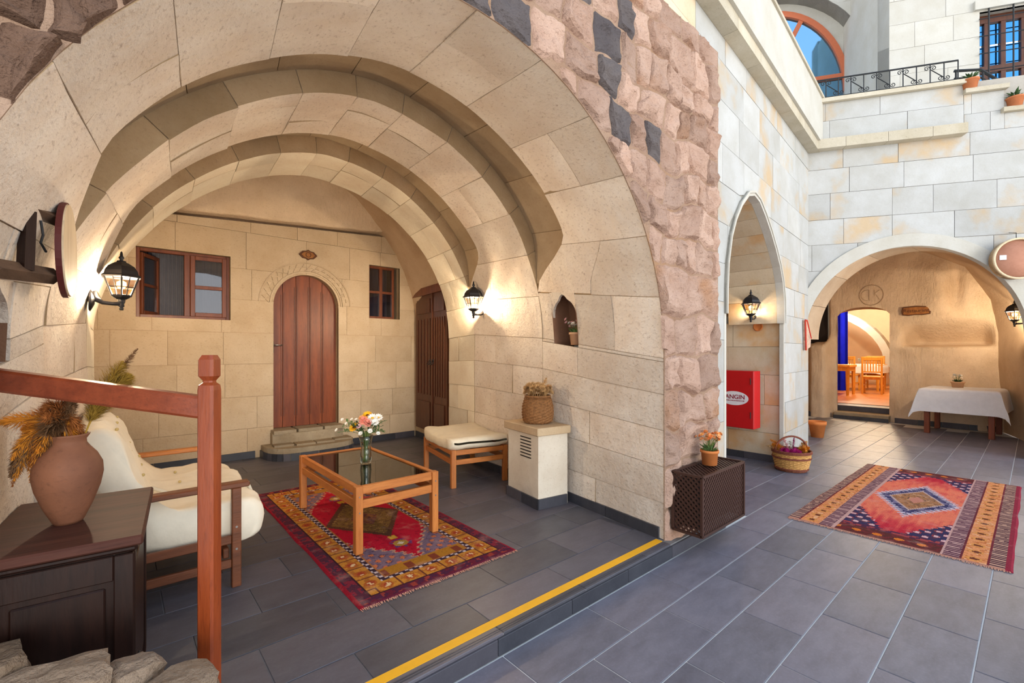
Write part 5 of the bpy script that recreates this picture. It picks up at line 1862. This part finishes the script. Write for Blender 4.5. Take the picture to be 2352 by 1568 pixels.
def flower(parent, p, nrm, r, npet, mat, core, layers=1, name='flower', cr=.28, pw_=.5):
    nrm = Vector(nrm).normalized()
    a = nrm.orthogonal().normalized()
    b = nrm.cross(a)
    p = Vector(p)
    g = G()
    for l in range(layers):
        k0 = 1 - .28 * l
        for k in range(npet):
            w = 2 * PI * (k + .5 * l) / npet
            d = a * math.cos(w) + b * math.sin(w)
            s_ = -a * math.sin(w) + b * math.cos(w)
            lift = .15 + .35 * l
            hw_ = r * k0 * math.sin(PI / npet) * pw_ * 1.9
            o = nrm * (.002 * l)
            g.add([p + o + d * r * .12, p + o + d * r * .6 * k0 + s_ * hw_ + nrm * r * lift * .7, p + o + d * r * k0 + nrm * r * lift, p + o + d * r * .6 * k0 - s_ * hw_ + nrm * r * lift * .7], [(0, 1, 2, 3)])
    o = g.obj(name, mat, parent)
    if core:
        c = G().sphere(tuple(p + nrm * r * .12), r * cr, 8, 5, .6)
        c.obj('flower_centre', core, o, True)
    return o
fl_spec = [(-.085, -.01, .275, .045, 12, 'p_yellow', 'p_core', 2), (.0, .04, .36, .045, 12, 'p_yellow', 'p_core', 2), (-.005, -.02, .325, .045, 9, 'p_pink', None, 3), (.03, -.03, .31, .04, 9, 'p_pink', 'p_core', 3), (.05, .0, .345, .045, 10, 'p_white', 'p_yellow', 2), (.085, .03, .345, .04, 10, 'p_white', 'p_yellow', 2), (.075, -.02, .315, .035, 10, 'p_white', None, 2),
           (-.03, -.03, .235, .02, 7, 'p_white', None, 2), (.045, -.04, .255, .022, 7, 'p_white', None, 2), (.10, -.02, .235, .018, 7, 'p_white', None, 2), (-.18, 0, .335, .016, 7, 'p_white', None, 2), (-.12, .03, .335, .014, 7, 'p_white', None, 1), (-.145, -.02, .31, .014, 7, 'p_white', None, 1), (-.215, -.03, .262, .016, 7, 'p_white', None, 1), (-.085, .03, .335, .014, 7, 'p_white', None, 1), (-.04, .02, .345, .026, 9, 'p_peach', None, 2), (-.04, -.04, .29, .024, 8, 'p_rose', None, 2)]
for (r_, f_, z, rad, npet, m_, c_, ly) in fl_spec:
    p = RF(r_, f_, z)
    flower(vs, p, (p - Vector((0, 0, .18))).normalized() * .5 - fv * .6 + Vector((0, 0, .35)), rad, npet, m_, c_, ly)
for k in range(16):
    a = random.uniform(0, 2 * PI)
    rr = random.uniform(.10, .22) if k % 2 else random.uniform(.05, .12)
    sgn = -1 if k % 3 else 1
    tip = RF(sgn * rr, random.uniform(-.08, .08), random.uniform(.24, .34))
    g = G()
    p0 = Vector((0, 0, .2))
    mid = (p0 + tip) / 2 + Vector((0, 0, .05))
    g.tube([bez(p0, mid, tip, i / 6) for i in range(7)], .0016, 4)
    for j in range(14):
        c = bez(p0, mid, tip, random.uniform(.3, 1))
        leaf(g, c, (random.uniform(-1, 1), random.uniform(-1, 1), random.uniform(-.2, .9)), random.uniform(.02, .04), .006)
    g.obj('leaf_sprig', 'green' if k % 2 else 'green_d', vs)

# ================================================================ OTTOMAN
ot = thing('footstool', 'teak footstool with a cream cotton cushion by the right wall', 'footstool', (2.745, 3.925, ZP), R(-12))
ow, od = .275, .395
for sx in (-1, 1):
    for sy in (-1, 1):
        G().box(sx * ow - .024, sx * ow + .024, sy * od - .02, sy * od + .02, 0, .355, .003).obj('leg', 'teak', ot)
for sy in (-1, 1):
    G().box(-ow + .024, ow - .024, sy * od - .012, sy * od + .012, .215, .262, .003).obj('lower_rail', 'teak_x', ot)
    G().box(-ow + .024, ow - .024, sy * od - .012, sy * od + .012, .305, .35, .003).obj('upper_rail', 'teak_x', ot)
for sx in (-1, 1):
    G().box(sx * ow - .012, sx * ow + .012, -od + .02, od - .02, .215, .262, .003).obj('lower_rail', 'teak_y', ot)
    G().box(sx * ow - .012, sx * ow + .012, -od + .02, od - .02, .305, .35, .003).obj('upper_rail', 'teak_y', ot)
def pillow(w, d, h, z0, seed, wob=.012, nx=26, nyy=30):
    def fn(a, b):
        # a: around cross-section (x,z), b: along y
        y = -d * math.cos(PI * b)
        e = 1 - abs(y) / d
        k = max(0, (1 - (1 - e) ** 9)) ** .5
        t = 2 * PI * a
        c, s_ = math.cos(t), math.sin(t)
        x = w * math.copysign(abs(c) ** .35, c) * (0.9 + .1 * k)
        z = h * math.copysign(abs(s_) ** .4, s_) * k
        nn = wob * nz((x * 5 + seed, y * 5, z * 3)) + .006 * nz((x * 16 + seed, y * 16, z * 8))
        return (x + nn, y + nn * .5, z0 + z + nn + (.02 * (y / d) ** 2 if s_ > 0 else 0))
    g = G().grid(fn, nx, nyy, cu=True)
    return g
pillow(.315, .425, .06, .402, 3, .02).obj('cushion', 'cream2', ot, True)

# ================================================================ PEDESTAL AND BASKET
pe = thing('stone_pedestal', 'pale plastered pedestal with vent slots against the right niche wall', 'pedestal', (2.775, 2.86, ZP), R(-9))
G().box(-.15, .155, -.235, .235, 0, .60, .004).obj('body', 'pedestal', pe)
G().box(-.178, .165, -.265, .265, .60, .665, .005).obj('cap', 'cap', pe)
for (x0, x1, y0, y1) in ((-.165, -.15, -.249, -.005), (-.165, -.15, .0, .249), (-.165, .14, -.249, -.235), (-.165, .14, .235, .249)):
    G().box(x0, x1, y0, y1, 0, .085, .002).obj('skirting_tile', 'tile_dark', pe)
for k in range(7):
    z = .555 - .027 * k
    G().box(-.1535, -.149, -.13 + .0 * k, .03, z, z + .009).obj('vent_slot', 'void', pe)
def weave(g, prof, n, amp, rows):
    m_ = rows
    v = []
    def R_(t):
        k = t * (len(prof) - 1)
        i = min(int(k), len(prof) - 2)
        return [lerp(prof[i][j], prof[i + 1][j], k - i) for j in (0, 1)]
    for i in range(m_ + 1):
        r_, z = R_(i / m_)
        for k in range(n):
            w = 2 * PI * k / n
            e = amp * (1 if (k // 2 + i) % 2 else -1)
            v.append(((r_ + e) * math.cos(w), (r_ + e) * math.sin(w), z + (0.35 * amp if k % 2 else 0)))
    f = [(i * n + k, i * n + (k + 1) % n, (i + 1) * n + (k + 1) % n, (i + 1) * n + k) for i in range(m_) for k in range(n)]
    f.append(tuple(range(n))[::-1])
    return g.add(v, f)
bs = thing('wicker_basket', 'dark wicker basket of straw plumes on the stone pedestal', 'basket', (2.775, 2.85, ZP + .665))
weave(G(), [(.10, 0), (.128, .02), (.138, .08), (.134, .15), (.118, .21), (.108, .235)], 44, .004, 26).obj('basket_body', 'wicker', bs)
G().tube([(.108 * math.cos(t), .108 * math.sin(t), .235) for t in [i * PI / 12 for i in range(24)]], .009, 6, closed=True).obj('rim', 'wicker', bs)
G().lathe([(0, .19), (.105, .19)], 20).obj('inner_fill', 'wicker', bs)
for k in range(16):
    a = 2 * PI * k / 16
    o = random.uniform(.09, .15)
    plume(bs, (0.04 * math.cos(a), .04 * math.sin(a), .2), (.07 * math.cos(a), .07 * math.sin(a), .35), (o * math.cos(a), o * math.sin(a), random.uniform(.24, .33)), .045, 520, 'g_straw', .0012, .2)
plume(bs, (0, 0, .2), (0, -.05, .3), (-.01, -.12, .40), .035, 200, 'g_straw', .0016, .3)

# ---------------------------------------------------------------- pot in the alcove
def small_pot(name, label, loc, r0, r1, h, mat, petals, nfl, spread, hz, leafm='green', grp=None, rz=0):
    t = thing(name, label, 'potted plant', loc, rz, grp)
    G().lathe(pot_shape(r0, r1, h, .018), 22).obj('pot', mat, t, True)
    g = G()
    for k in range(40):
        a = random.uniform(0, 2 * PI)
        leaf(g, (.02 * math.cos(a), .02 * math.sin(a), h * .9), (math.cos(a), math.sin(a), random.uniform(.3, 1.6)), random.uniform(.04, .08), .010)
    g.obj('foliage', leafm, t)
    sg = G()
    for k in range(nfl):
        a = random.uniform(0, 2 * PI)
        rr = spread * random.random() ** .6
        z = h + hz * random.uniform(.45, 1.0)
        p = (rr * math.cos(a), rr * math.sin(a), z)
        sg.tube([(0, 0, h * .9), (p[0] * .5, p[1] * .5, z * .85), p], .0014, 4)
        flower(t, p, (p[0], p[1], .08), random.uniform(.016, .024), 6, petals[k % len(petals)], 'p_yellow' if k % 3 == 0 else None, 2)
    sg.obj('stems', 'stem', t)
    return t
small_pot('alcove_pot', 'small blush flowerpot with pink flowers in the right wall alcove', (3.035, 2.635, AZ0 + .002), .046, .058, .11, 'blush_pot', ['p_rose', 'p_rose', 'p_white'], 20, .10, .12)

# ================================================================ GRILLE BOX AND POT
gb = thing('grille_box', 'brown metal lattice-covered box mounted on the rough stone pier', 'grille box', (2.87, 1.42, .17))
BW, BD, BH = .64, .205, .387
e = .016
fr = G()
for x in (0, BW):
    for z in (0, BH):
        fr.box(x - e / 2, x + e / 2, 0, BD, z - e / 2, z + e / 2)
for y in (0, BD):
    for z in (0, BH):
        fr.box(0, BW, y - e / 2, y + e / 2, z - e / 2, z + e / 2)
    for x in (0, BW):
        fr.box(x - e / 2, x + e / 2, y - e / 2, y + e / 2, 0, BH)
fr.obj('edge_frame', 'brown_metal', gb)
def lattice(w, h, sp, sw, P, name):
    g = G()
    for layer, sg in ((0, 1), (1, -1)):
        k = -h
        while k < w + h:
            # line u = k + sg*v (or mirrored) clipped to the rectangle
            pts = []
            for v_ in (0, h):
                u = k + (v_ if sg > 0 else h - v_)
                pts.append([u, v_])
            (ua, va), (ub, vb) = pts
            t0, t1 = 0.0, 1.0
            du = ub - ua
            lo_, hi_ = sorted(((0 - ua) / du, (w - ua) / du))
            t0, t1 = max(t0, lo_), min(t1, hi_)
            if t1 - t0 > .02:
                a = (ua + du * t0, h * t0)
                b = (ua + du * t1, h * t1)
                d = Vector((b[0] - a[0], b[1] - a[1])).normalized()
                nn = Vector((-d[1], d[0])) * sw / 2
                g.prism([(a[0] - nn[0], a[1] - nn[1]), (b[0] - nn[0], b[1] - nn[1]), (b[0] + nn[0], b[1] + nn[1]), (a[0] + nn[0], a[1] + nn[1])], P, .002 + .004 * layer, .006 + .004 * layer)
            k += sp
    o = g.obj(name, 'brown_metal', gb)
    o['kind'] = 'stuff'
    return fixn(o)
lattice(BW, BH, .036, .013, lambda u, v, d: (u, d, v), 'front_lattice')
lattice(BD, BH, .036, .013, lambda u, v, d: (d, u, v), 'side_lattice')
lattice(BD, BH, .036, .013, lambda u, v, d: (BW - d, u, v), 'side_lattice')
lattice(BW, BD, .036, .013, lambda u, v, d: (u, v, BH - d), 'top_lattice')
G().box(.03, BW - .03, .05, BD - .01, .03, BH - .05, .005).obj('inner_unit', 'void', gb)
small_pot('orange_pot', 'orange clay flowerpot with peach flowers on the lattice box', (3.215, 1.535, .17 + BH + .010), .05, .058, .105, 'terracotta_o', ['p_peach', 'p_orange', 'p_peach'], 26, .09, .13)

# ================================================================ FIRE CABINET
fc = thing('fire_cabinet', 'red wall-mounted fire cabinet with a white oval label', 'fire cabinet', (6.093, 2.27, .415))
G().box(-.16, .02, 0, .72, 0, .715, .004).obj('body', 'red_side', fc)
dd_ = G().box(-.185, -.158, 0, .72, 0, .715, .006).obj('door', 'red', fc)
for z in (.13, .55):
    G().tube([(-.188, .035, z), (-.188, .035, z + .08)], .005, 6).obj('hinge', 'iron', dd_)
G().box(-.188, -.184, .64, .67, .32, .40, .001).obj('latch', 'steel', dd_)
PF2 = lambda u, v, d: (-.186 - d, u, v)
ov = [(.235 + .175 * math.cos(2 * PI * i / 36), .37 + .088 * math.sin(2 * PI * i / 36)) for i in range(36)]
lab = fixn(G().prism(ov, PF2, 0, .0016).obj('oval_label', 'white_print', dd_))
def text(s_, size, mat, parent, Mx, name='lettering', bold=0.0):
    cu = bpy.data.curves.new(name, 'FONT')
    cu.body = s_
    cu.size = size
    cu.align_x = 'CENTER'
    cu.align_y = 'CENTER'
    cu.extrude = .0006
    cu.offset = bold
    cu.materials.append(M[mat])
    tmp = bpy.data.objects.new('tmp_text', cu)
    COL.objects.link(tmp)
    me = bpy.data.meshes.new_from_object(tmp.evaluated_get(bpy.context.evaluated_depsgraph_get()))
    bpy.data.objects.remove(tmp)
    o = bpy.data.objects.new(name, me)
    COL.objects.link(o)
    o.parent = parent
    o.matrix_local = Mx
    return o
# text plane: local X -> -Y (reads left to right for the viewer), local Y -> Z, normal -> -X
TM = Matrix(((0, 0, -1, -.1885), (-1, 0, 0, .245), (0, 1, 0, .385), (0, 0, 0, 1)))
text('YANGIN', .075, 'red_print', lab, TM, bold=.0012)
mk = G()
u = .11
while u < .36:
    w = random.choice((.008, .012, .016))
    mk.box(-.1888, -.1878, u, u + w, .334, .346)
    u += w + .006
mk.obj('small_print', 'red_print', lab)
td = thing('terracotta_disc', 'small round terracotta disc on the wall under the fire cabinet lantern', 'disc', (6.142, 2.305, 1.69))
Mx = Matrix.Rotation(-PI / 2, 4, 'Y')
G().lathe([(0, 0), (.055, 0), (.058, .012), (.05, .018), (.044, .010), (0, .008)], 24).xf(Mx).obj('dish', 'terracotta_o', td, True)

# ================================================================ FLOOR BASKET WITH HANDLE
fb = thing('handled_basket', 'golden wicker handled basket of dried flowers on the courtyard floor', 'basket', (5.92, 1.86, 0))
weave(G(), [(.135, 0.0), (.16, .02), (.185, .12), (.195, .215)], 56, .005, 22).obj('basket_body', 'wicker_l', fb)
for (z, r_, m_) in ((.01, .145, 'wicker_r'), (.03, .165, 'wicker_r'), (.155, .192, 'wicker_r'), (.215, .198, 'wicker_r'), (.228, .198, 'wicker_r')):
    G().tube([(r_ * math.cos(t), r_ * math.sin(t), z) for t in [i * PI / 16 for i in range(32)]], .011, 6, closed=True).obj('band', m_, fb)
hd_ = [(.0 + rv[0] * .19 * math.cos(t), rv[1] * .19 * math.cos(t), .22 + .17 * math.sin(t)) for t in [PI * i / 20 for i in range(21)]]
G().tube(hd_, .011, 7).obj('handle', 'wicker_r', fb, True)
G().lathe([(0, .17), (.18, .17)], 20).obj('inner_fill', 'wicker_l', fb)
for (r_, f_, z, m_, rad, mr, mf) in ((-.22, 0, .30, 'g_orange', .07, -.12, 0), (-.26, .05, .27, 'g_straw', .06, -.12, 0), (-.2, .08, .34, 'g_orange', .06, -.1, 0), (-.12, -.16, .22, 'p_magenta', .07, -.08, -.1), (-.03, -.18, .23, 'p_magenta', .07, -.02, -.1), (-.16, -.10, .24, 'p_magenta', .06, -.1, -.05), (.02, -.02, .38, 'p_magenta', .03, .02, 0), (.10, -.10, .26, 'g_orange', .07, .06, -.05), (.17, -.06, .27, 'g_orange', .07, .1, 0), (.2, .0, .25, 'g_orange', .06, .1, 0), (.22, .06, .32, 'g_straw', .05, .1, 0), (-.06, .06, .36, 'p_rose', .05, -.03, .03), (-.02, .0, .34, 'p_white', .05, -.0, .0)):
    plume(fb, RF(mr * .3, mf * .3, .16), RF(mr, mf, .28), RF(r_, f_, z), rad, 220, m_, .0022, .25)
# terracotta pot by the arch corner
tp = thing('terracotta_pot', 'plain terracotta pot on the floor at the foot of the arch corner', 'pot', (8.50, 2.30, 0))
G().lathe([(.085, 0), (.115, .20), (.125, .20), (.128, .255), (.115, .255), (.105, .2), (.08, .02), (0, .02)], 28).obj('pot_body', 'terracotta_o', tp, True)
# kilim bag at the corner
kb = thing('kilim_bag', 'red-trimmed woven bag hanging on the white corner pier', 'bag', (0, 0, 0))
PK = lambda u, v, d: PW(u, v, d)
fixn(G().prism([(7.08, 1.80), (7.17, 1.80), (7.42, 1.56), (7.40, 1.44), (7.12, 1.39)], PK, -.035, -.006).obj('bag_body', 'kilim', kb))
for (a, b) in (((7.08, 1.80), (7.12, 1.39)), ((7.17, 1.80), (7.42, 1.56)), ((7.08, 1.80), (7.17, 1.80))):
    G().tube([PK(*a, -.036), PK(*b, -.036)], .012, 6).obj('trim_cord', 'kilim_r', kb)
# hanging sieve
sv = thing('hanging_sieve', 'large round wooden-hooped sieve hanging in front of the arch', 'sieve', PE(2.24, 2.535, -.13), math.atan2(-DN.y, -DN.x))
Mx = Matrix.Rotation(PI / 2, 4, 'Y')
G().lathe([(.235, -.05), (.25, -.05), (.25, .05), (.235, .05), (.235, -.05)], 44, cap=False).xf(Mx).obj('hoop', 'hoop', sv, True)
G().lathe([(.252, .03), (.258, .03), (.258, .055), (.236, .055), (.236, .045)], 44, cap=False).xf(Mx).obj('rim', 'pale_disc', sv, True)
G().lathe([(0, .030), (.237, .030), (.237, .026), (0, .026)], 44).xf(Mx).obj('hide', 'hide', sv, True)
G().box(.034, .045, -.19, -.12, -.01, .05, .003).obj('centre_block', 'white_print', sv)
G().tube([(0, 0, .25), (0, 0, .33), (-.12, 0, .36)], .004, 6).obj('hanging_wire', 'iron', sv)

# ================================================================ CLOTHED TABLE
tb = thing('console_table', 'red-brown wooden table under a white cloth against the carved rock', 'table', (10.72, .80, 0), R(-4))
tw, tdp, th_ = .42, .46, .745
G().box(-tw, tw, -tdp, tdp, th_ - .03, th_, .004).obj('tabletop', 'table_leg', tb)
for sx in (-1, 1):
    for sy in (-1, 1):
        G().box(sx * (tw - .05) - .035, sx * (tw - .05) + .035, sy * (tdp - .08) - .035, sy * (tdp - .08) + .035, 0, th_ - .03, .004).obj('leg', 'table_leg', tb)
G().box(-tw + .05, tw - .05, -tdp + .06, tdp - .06, th_ - .11, th_ - .03).obj('apron', 'table_leg', tb)
def cloth(a, b):
    X, Y_ = lerp(-tw - .40, tw + .30, a), lerp(-tdp - .34, tdp + .34, b)
    ox, oy = max(0, abs(X) - tw), max(0, abs(Y_) - tdp)
    z = th_ + .013 - max(ox, oy) * .98 - min(ox, oy) * .35
    k = .06
    fx = math.copysign(min(abs(X), tw + .016 + ox * k + oy * .12 * (ox > 0)), X)
    fy = math.copysign(min(abs(Y_), tdp + .016 + oy * .22 + ox * .12 * (oy > 0)), Y_)
    w = .012 * nz((X * 6, Y_ * 6, 2)) * min(1, (ox + oy) * 8)
    return (fx + w, fy + w, z + (.002 * nz((X * 9, Y_ * 9, 5)) if ox + oy == 0 else 0))
tag(G().grid(cloth, 44, 44).obj('tablecloth', 'linen', None, True, (10.72, .80, 0), R(-4)), 'white cloth draped over the wooden table by the carved rock', 'tablecloth')
small_pot('table_pot', 'small blush pot with white flowers on the white-clothed table', (10.85, .87, th_ + .012), .07, .085, .10, 'blush_pot', ['p_white'], 14, .09, .12, 'green_d')
# restaurant sign
rs = thing('restaurant_sign', 'carved orange wooden name board on the rock beside the doorway', 'sign', (EX + erel(1.47, 2.14) - .012, 1.475, 2.14))
PS = lambda u, v, d: (d, u, v)
sh = [(-.2, -.07), (-.1, -.085), (.02, -.08), (.12, -.09), (.2, -.075), (.212, .0), (.2, .075), (.1, .082), (-.02, .09), (-.12, .08), (-.205, .07), (-.21, 0)]
fixn(G().prism(sh, PS, -.03, 0).obj('board', 'plaque_d', rs))
fixn(G().prism([(u * .9, v * .8) for u, v in sh], PS, -.036, -.028).obj('face', 'plaque', rs))
text('Restaurant', .085, 'plaque_d', rs, Matrix(((0, 0, -1, -.0375), (-1, 0, 0, 0), (0, 1, 0, 0), (0, 0, 0, 1))), bold=.001)
# incised round emblem on the rock (carved ring with two marks)
ex = EX + erel(2.15, 2.51)
em = lambda y, z: (EX + erel(y, z) - .004, y, z)
cy, cz = 2.155, 2.50
def arcp(c0, c1, r0, r1, a0, a1, n=22):
    return [em(c0 + r0 * math.cos(lerp(a0, a1, i / n)), c1 + r1 * math.sin(lerp(a0, a1, i / n))) for i in range(n + 1)]
G().tube(arcp(cy, cz, .19, .20, 0, 2 * PI, 36), .009, 6).obj('carved_emblem', 'cave_dark', cave)
G().tube(arcp(cy + .06, cz, .10, .105, -PI / 2, PI / 2) + [em(cy + .03, cz + .105), em(cy + .03, cz - .105)], .007, 6).obj('carved_emblem', 'cave_dark', cave)
G().tube([em(cy - .05, cz + .10), em(cy - .05, cz - .02)], .007, 6).obj('carved_emblem', 'cave_dark', cave)
G().tube([em(cy - .13, cz + .09), em(cy - .06, cz + .03), em(cy - .13, cz - .10)], .007, 6).obj('carved_emblem', 'cave_dark', cave)

# ================================================================ RUGS (woven pattern computed cell by cell)
def rug(name, label, x0, x1, y0, y1, z, paint, cell=.0105, wav=.004):
    nx, ny = int((x1 - x0) / cell), int((y1 - y0) / cell)
    t = thing(name, label, 'rug', ((x0 + x1) / 2, (y0 + y1) / 2, z))
    w, h = x1 - x0, y1 - y0
    v = []
    for i in range(nx + 1):
        for j in range(ny + 1):
            X, Y_ = lerp(-w / 2, w / 2, i / nx), lerp(-h / 2, h / 2, j / ny)
            zz = .008 + wav * max(0, nz((X * 2.3 + x0, Y_ * 2.3, 1)))
            ex_ = .010 * nz((X * 3, Y_ * 3, 7))
            v.append((X + (ex_ if i in (0, nx) else 0), Y_ + (ex_ if j in (0, ny) else 0), 0.0005 if (i in (0, nx) or j in (0, ny)) else zz))
    f = [(i * (ny + 1) + j, (i + 1) * (ny + 1) + j, (i + 1) * (ny + 1) + j + 1, i * (ny + 1) + j + 1) for i in range(nx) for j in range(ny)]
    o = G().add(v, f).obj('pile', 'rug', t)
    me = o.data
    ca = me.color_attributes.new('Col', 'FLOAT_COLOR', 'CORNER')
    cols = []
    for i in range(nx):
        for j in range(ny):
            c = paint((i + .5) / nx * w, (j + .5) / ny * h, w, h)
            k = 1 + .12 * (random.random() - .5)
            c = [min(1, q * k) for q in lin(c)]
            cols += [*c, 1.0] * 4
    ca.data.foreach_set('color', cols)
    return t
def fringe(t, pts, d, L, mat):
    g = G()
    a, b = Vector(pts[0]), Vector(pts[1])
    n = int((b - a).length / .006)
    for k in range(n):
        p = a.lerp(b, (k + random.random()) / n)
        e_ = p + Vector(d) * L * random.uniform(.6, 1.1) + Vector((random.uniform(-.006, .006), random.uniform(-.006, .006), -.003))
        s_ = (b - a).normalized() * .0018
        g.add([p - s_, p + s_, e_ + s_, e_ - s_], [(0, 1, 2, 3)])
    o = g.obj('fringe', mat, t)
    o['kind'] = 'stuff'
def paint1(a, b, w, h):
    dx, dy = min(a, w - a), min(b, h - b)
    n1 = nz((a * 30, b * 30, 1))
    if dx < .018:
        return (150, 24, 44)
    if dx < .085 and dy > .05:
        k = (b * 9) % 1
        return (84, 40, 58) if abs(k - .5) > .3 or n1 > .25 else ((132, 40, 56) if n1 > -.2 else (70, 44, 66))
    if dy < .075:
        k = (a * 11) % 1
        if dy < .02:
            return (96, 30, 52)
        return (78, 34, 62) if n1 > 0 else ((150, 60, 50) if abs(k - .5) < .2 else (104, 30, 50))
    d2 = min(dx - .085, dy - .075)
    if d2 < .008:
        return (60, 30, 40)
    if d2 < .115:
        along = b if dx - .085 < dy - .075 else a
        k = (along * 7.2) % 1
        m_ = d2 - .06
        rr = math.hypot((k - .5) / 7.2, m_)
        if rr < .02:
            return (226, 196, 150) if n1 > .1 else (160, 62, 40)
        if rr < .036:
            return (176, 92, 40)
        if abs(k - .02) < .06:
            return (108, 56, 40)
        return (196, 134, 50) if n1 > -.15 else (172, 106, 44)
    if d2 < .145:
        return (206, 190, 190) if (int(a / .021) + int(b / .021)) % 3 == 0 else (58, 40, 56)
    if d2 < .155:
        return (170, 110, 60)
    # field
    fx, fy = (a - w / 2), (b - h / 2)
    fw2, fh2 = w / 2 - .23, h / 2 - .22
    if abs(fy) > fh2 - .11 and abs(fy) <= fh2 + .02:
        k = (a * 6) % 1
        return (176, 120, 38) if abs(k - .5) > .16 or abs(abs(fy) - fh2 + .05) > .035 else (130, 62, 40)
    lim = fw2 * (1.0 - .95 * smooth(.28, fh2 - .10, abs(fy)) ** 1.2)
    st = .012 * (1 if int(abs(fy) / .03) % 2 else -1)
    inside = abs(fx) < lim + st
    if inside:
        med = abs(fx) / .27 + abs(fy) / .42
        if abs(med - 1) < .08:
            return (96, 62, 44)
        if med < 1:
            if med < .4:
                return (150, 96, 60) if n1 > 0 else (120, 70, 66)
            return (134, 100, 52) if n1 > -.05 else ((160, 122, 66) if n1 < -.3 else (112, 78, 50))
        r2 = math.hypot(fx, abs(fy) - .60)
        if r2 < .05:
            return (226, 206, 176) if r2 < .022 else (186, 142, 60)
        if r2 < .075 and n1 > 0:
            return (110, 60, 110)
        if abs(fx) < .03 and abs(abs(fy) - .48) < .03:
            return (226, 170, 50)
        return (190, 20, 48) if n1 > -.35 else (166, 16, 44)
    if abs(abs(fx) - lim - st) < .018:
        return (196, 150, 120)
    k = math.sin(a * 70) * math.sin(b * 62)
    if k > .45 and abs(fx) > lim + .05:
        return (206, 116, 74)
    if k > .28 and abs(fx) > lim + .05:
        return (92, 70, 92)
    return (128, 106, 122) if n1 > -.2 else (112, 92, 112)
r1 = rug('patterned_rug', 'crimson and gold medallion rug under the coffee table', .915, 1.955, 2.20, 4.565, ZP + .001, paint1)
fringe(r1, [(-.52, -1.18, .006), (.52, -1.18, .006)], (0, -1, 0), .022, 'fringe')
fringe(r1, [(-.52, 1.18, .006), (.52, 1.18, .006)], (0, 1, 0), .022, 'fringe')
def paint2(a, b, w, h):
    # a along X (2.7), b along Y (1.26)
    n1 = nz((a * 26, b * 26, 3))
    n2 = nz((a * 7, b * 30, 5))
    dy = min(b, h - b)
    dx = min(a, w - a)
    if b < .03:
        return (150, 40, 60)
    if b < .038:
        return (226, 214, 206)
    e = dy - (.02 if b < h / 2 else 0)
    if e < .012 or dx < .012:
        return (190, 130, 110)
    if e < .085:
        k = (a * 26) % 1
        return (216, 168, 140) if abs(k - .5) < .2 + .1 * n1 else (74, 34, 52)
    if e < .095:
        return (120, 40, 50)
    if e < .215:
        k = (a * 6.5) % 1
        rr = math.hypot((k - .5) / 6.5, e - .155)
        if rr < .022:
            return (112, 52, 36)
        if rr < .04:
            return (226, 150, 80)
        return (232, 150, 96) if n1 > -.1 else ((240, 176, 128) if n1 < -.35 else (206, 118, 66))
    if e < .225:
        return (110, 40, 50)
    if e < .30:
        k = (a * 26 + .5) % 1
        return (206, 160, 150) if abs(k - .5) < .2 + .1 * n1 else (84, 38, 62)
    if e < .318:
        return (206, 160, 150)
    if dx < .20:
        k = (b * 8) % 1
        rr = math.hypot((k - .5) / 8, dx - .10)
        if rr < .028:
            return (226, 120, 40)
        return (116, 40, 44) if n1 > 0 else (92, 42, 40)
    if dx < .26:
        return (84, 40, 66) if n1 > 0 else (170, 70, 70)
    # field, centred
    fx, fy = abs(a - w / 2), abs(b - h / 2)
    FX, FY = w / 2 - .26, h / 2 - .32
    st = .02 * (1 if int(fx / .03) % 2 else -1)
    # corner spandrels: navy
    cornr = (fx / FX) * 1.0 + (fy / FY) * .62
    if cornr > 1.12 + st:
        k = math.sin(a * 46) * math.sin(b * 60)
        if k > .5:
            return (226, 180, 180)
        if k > .25:
            return (150, 60, 66)
        return (50, 46, 84) if n1 > -.2 else (80, 48, 74)
    med = fx / .62 + fy / .30
    s2 = .05 * (1 if int(fx / .025) % 2 else -1)
    if med < 1 + s2:
        if med > .88 + s2:
            return (206, 190, 200)
        if med > .66:
            return (58, 56, 96) if n1 > -.1 else (120, 110, 140)
        if med > .60:
            return (200, 170, 160)
        if med < .2:
            return (200, 130, 110)
        return (172, 116, 76) if n1 > -.1 else ((200, 150, 110) if n1 < -.3 else (120, 84, 66))
    edge = smooth(.45 * FX, FX, fx)
    base = (236, 122, 92)
    dp = (196, 36, 56)
    k = max(0, min(1, edge * .9 + n2 * .5))
    return tuple(lerp(base[i], dp[i], k) for i in range(3))
r2 = rug('courtyard_rug', 'salmon and navy medallion rug on the courtyard tiles', 4.20, 6.915, .09, 1.35, .001, paint2, .0115, .006)
fringe(r2, [(-1.357, -.62, .006), (-1.357, .62, .006)], (-1, 0, 0), .03, 'fringe')
fringe(r2, [(1.357, -.62, .006), (1.357, .62, .006)], (1, 0, 0), .03, 'fringe')
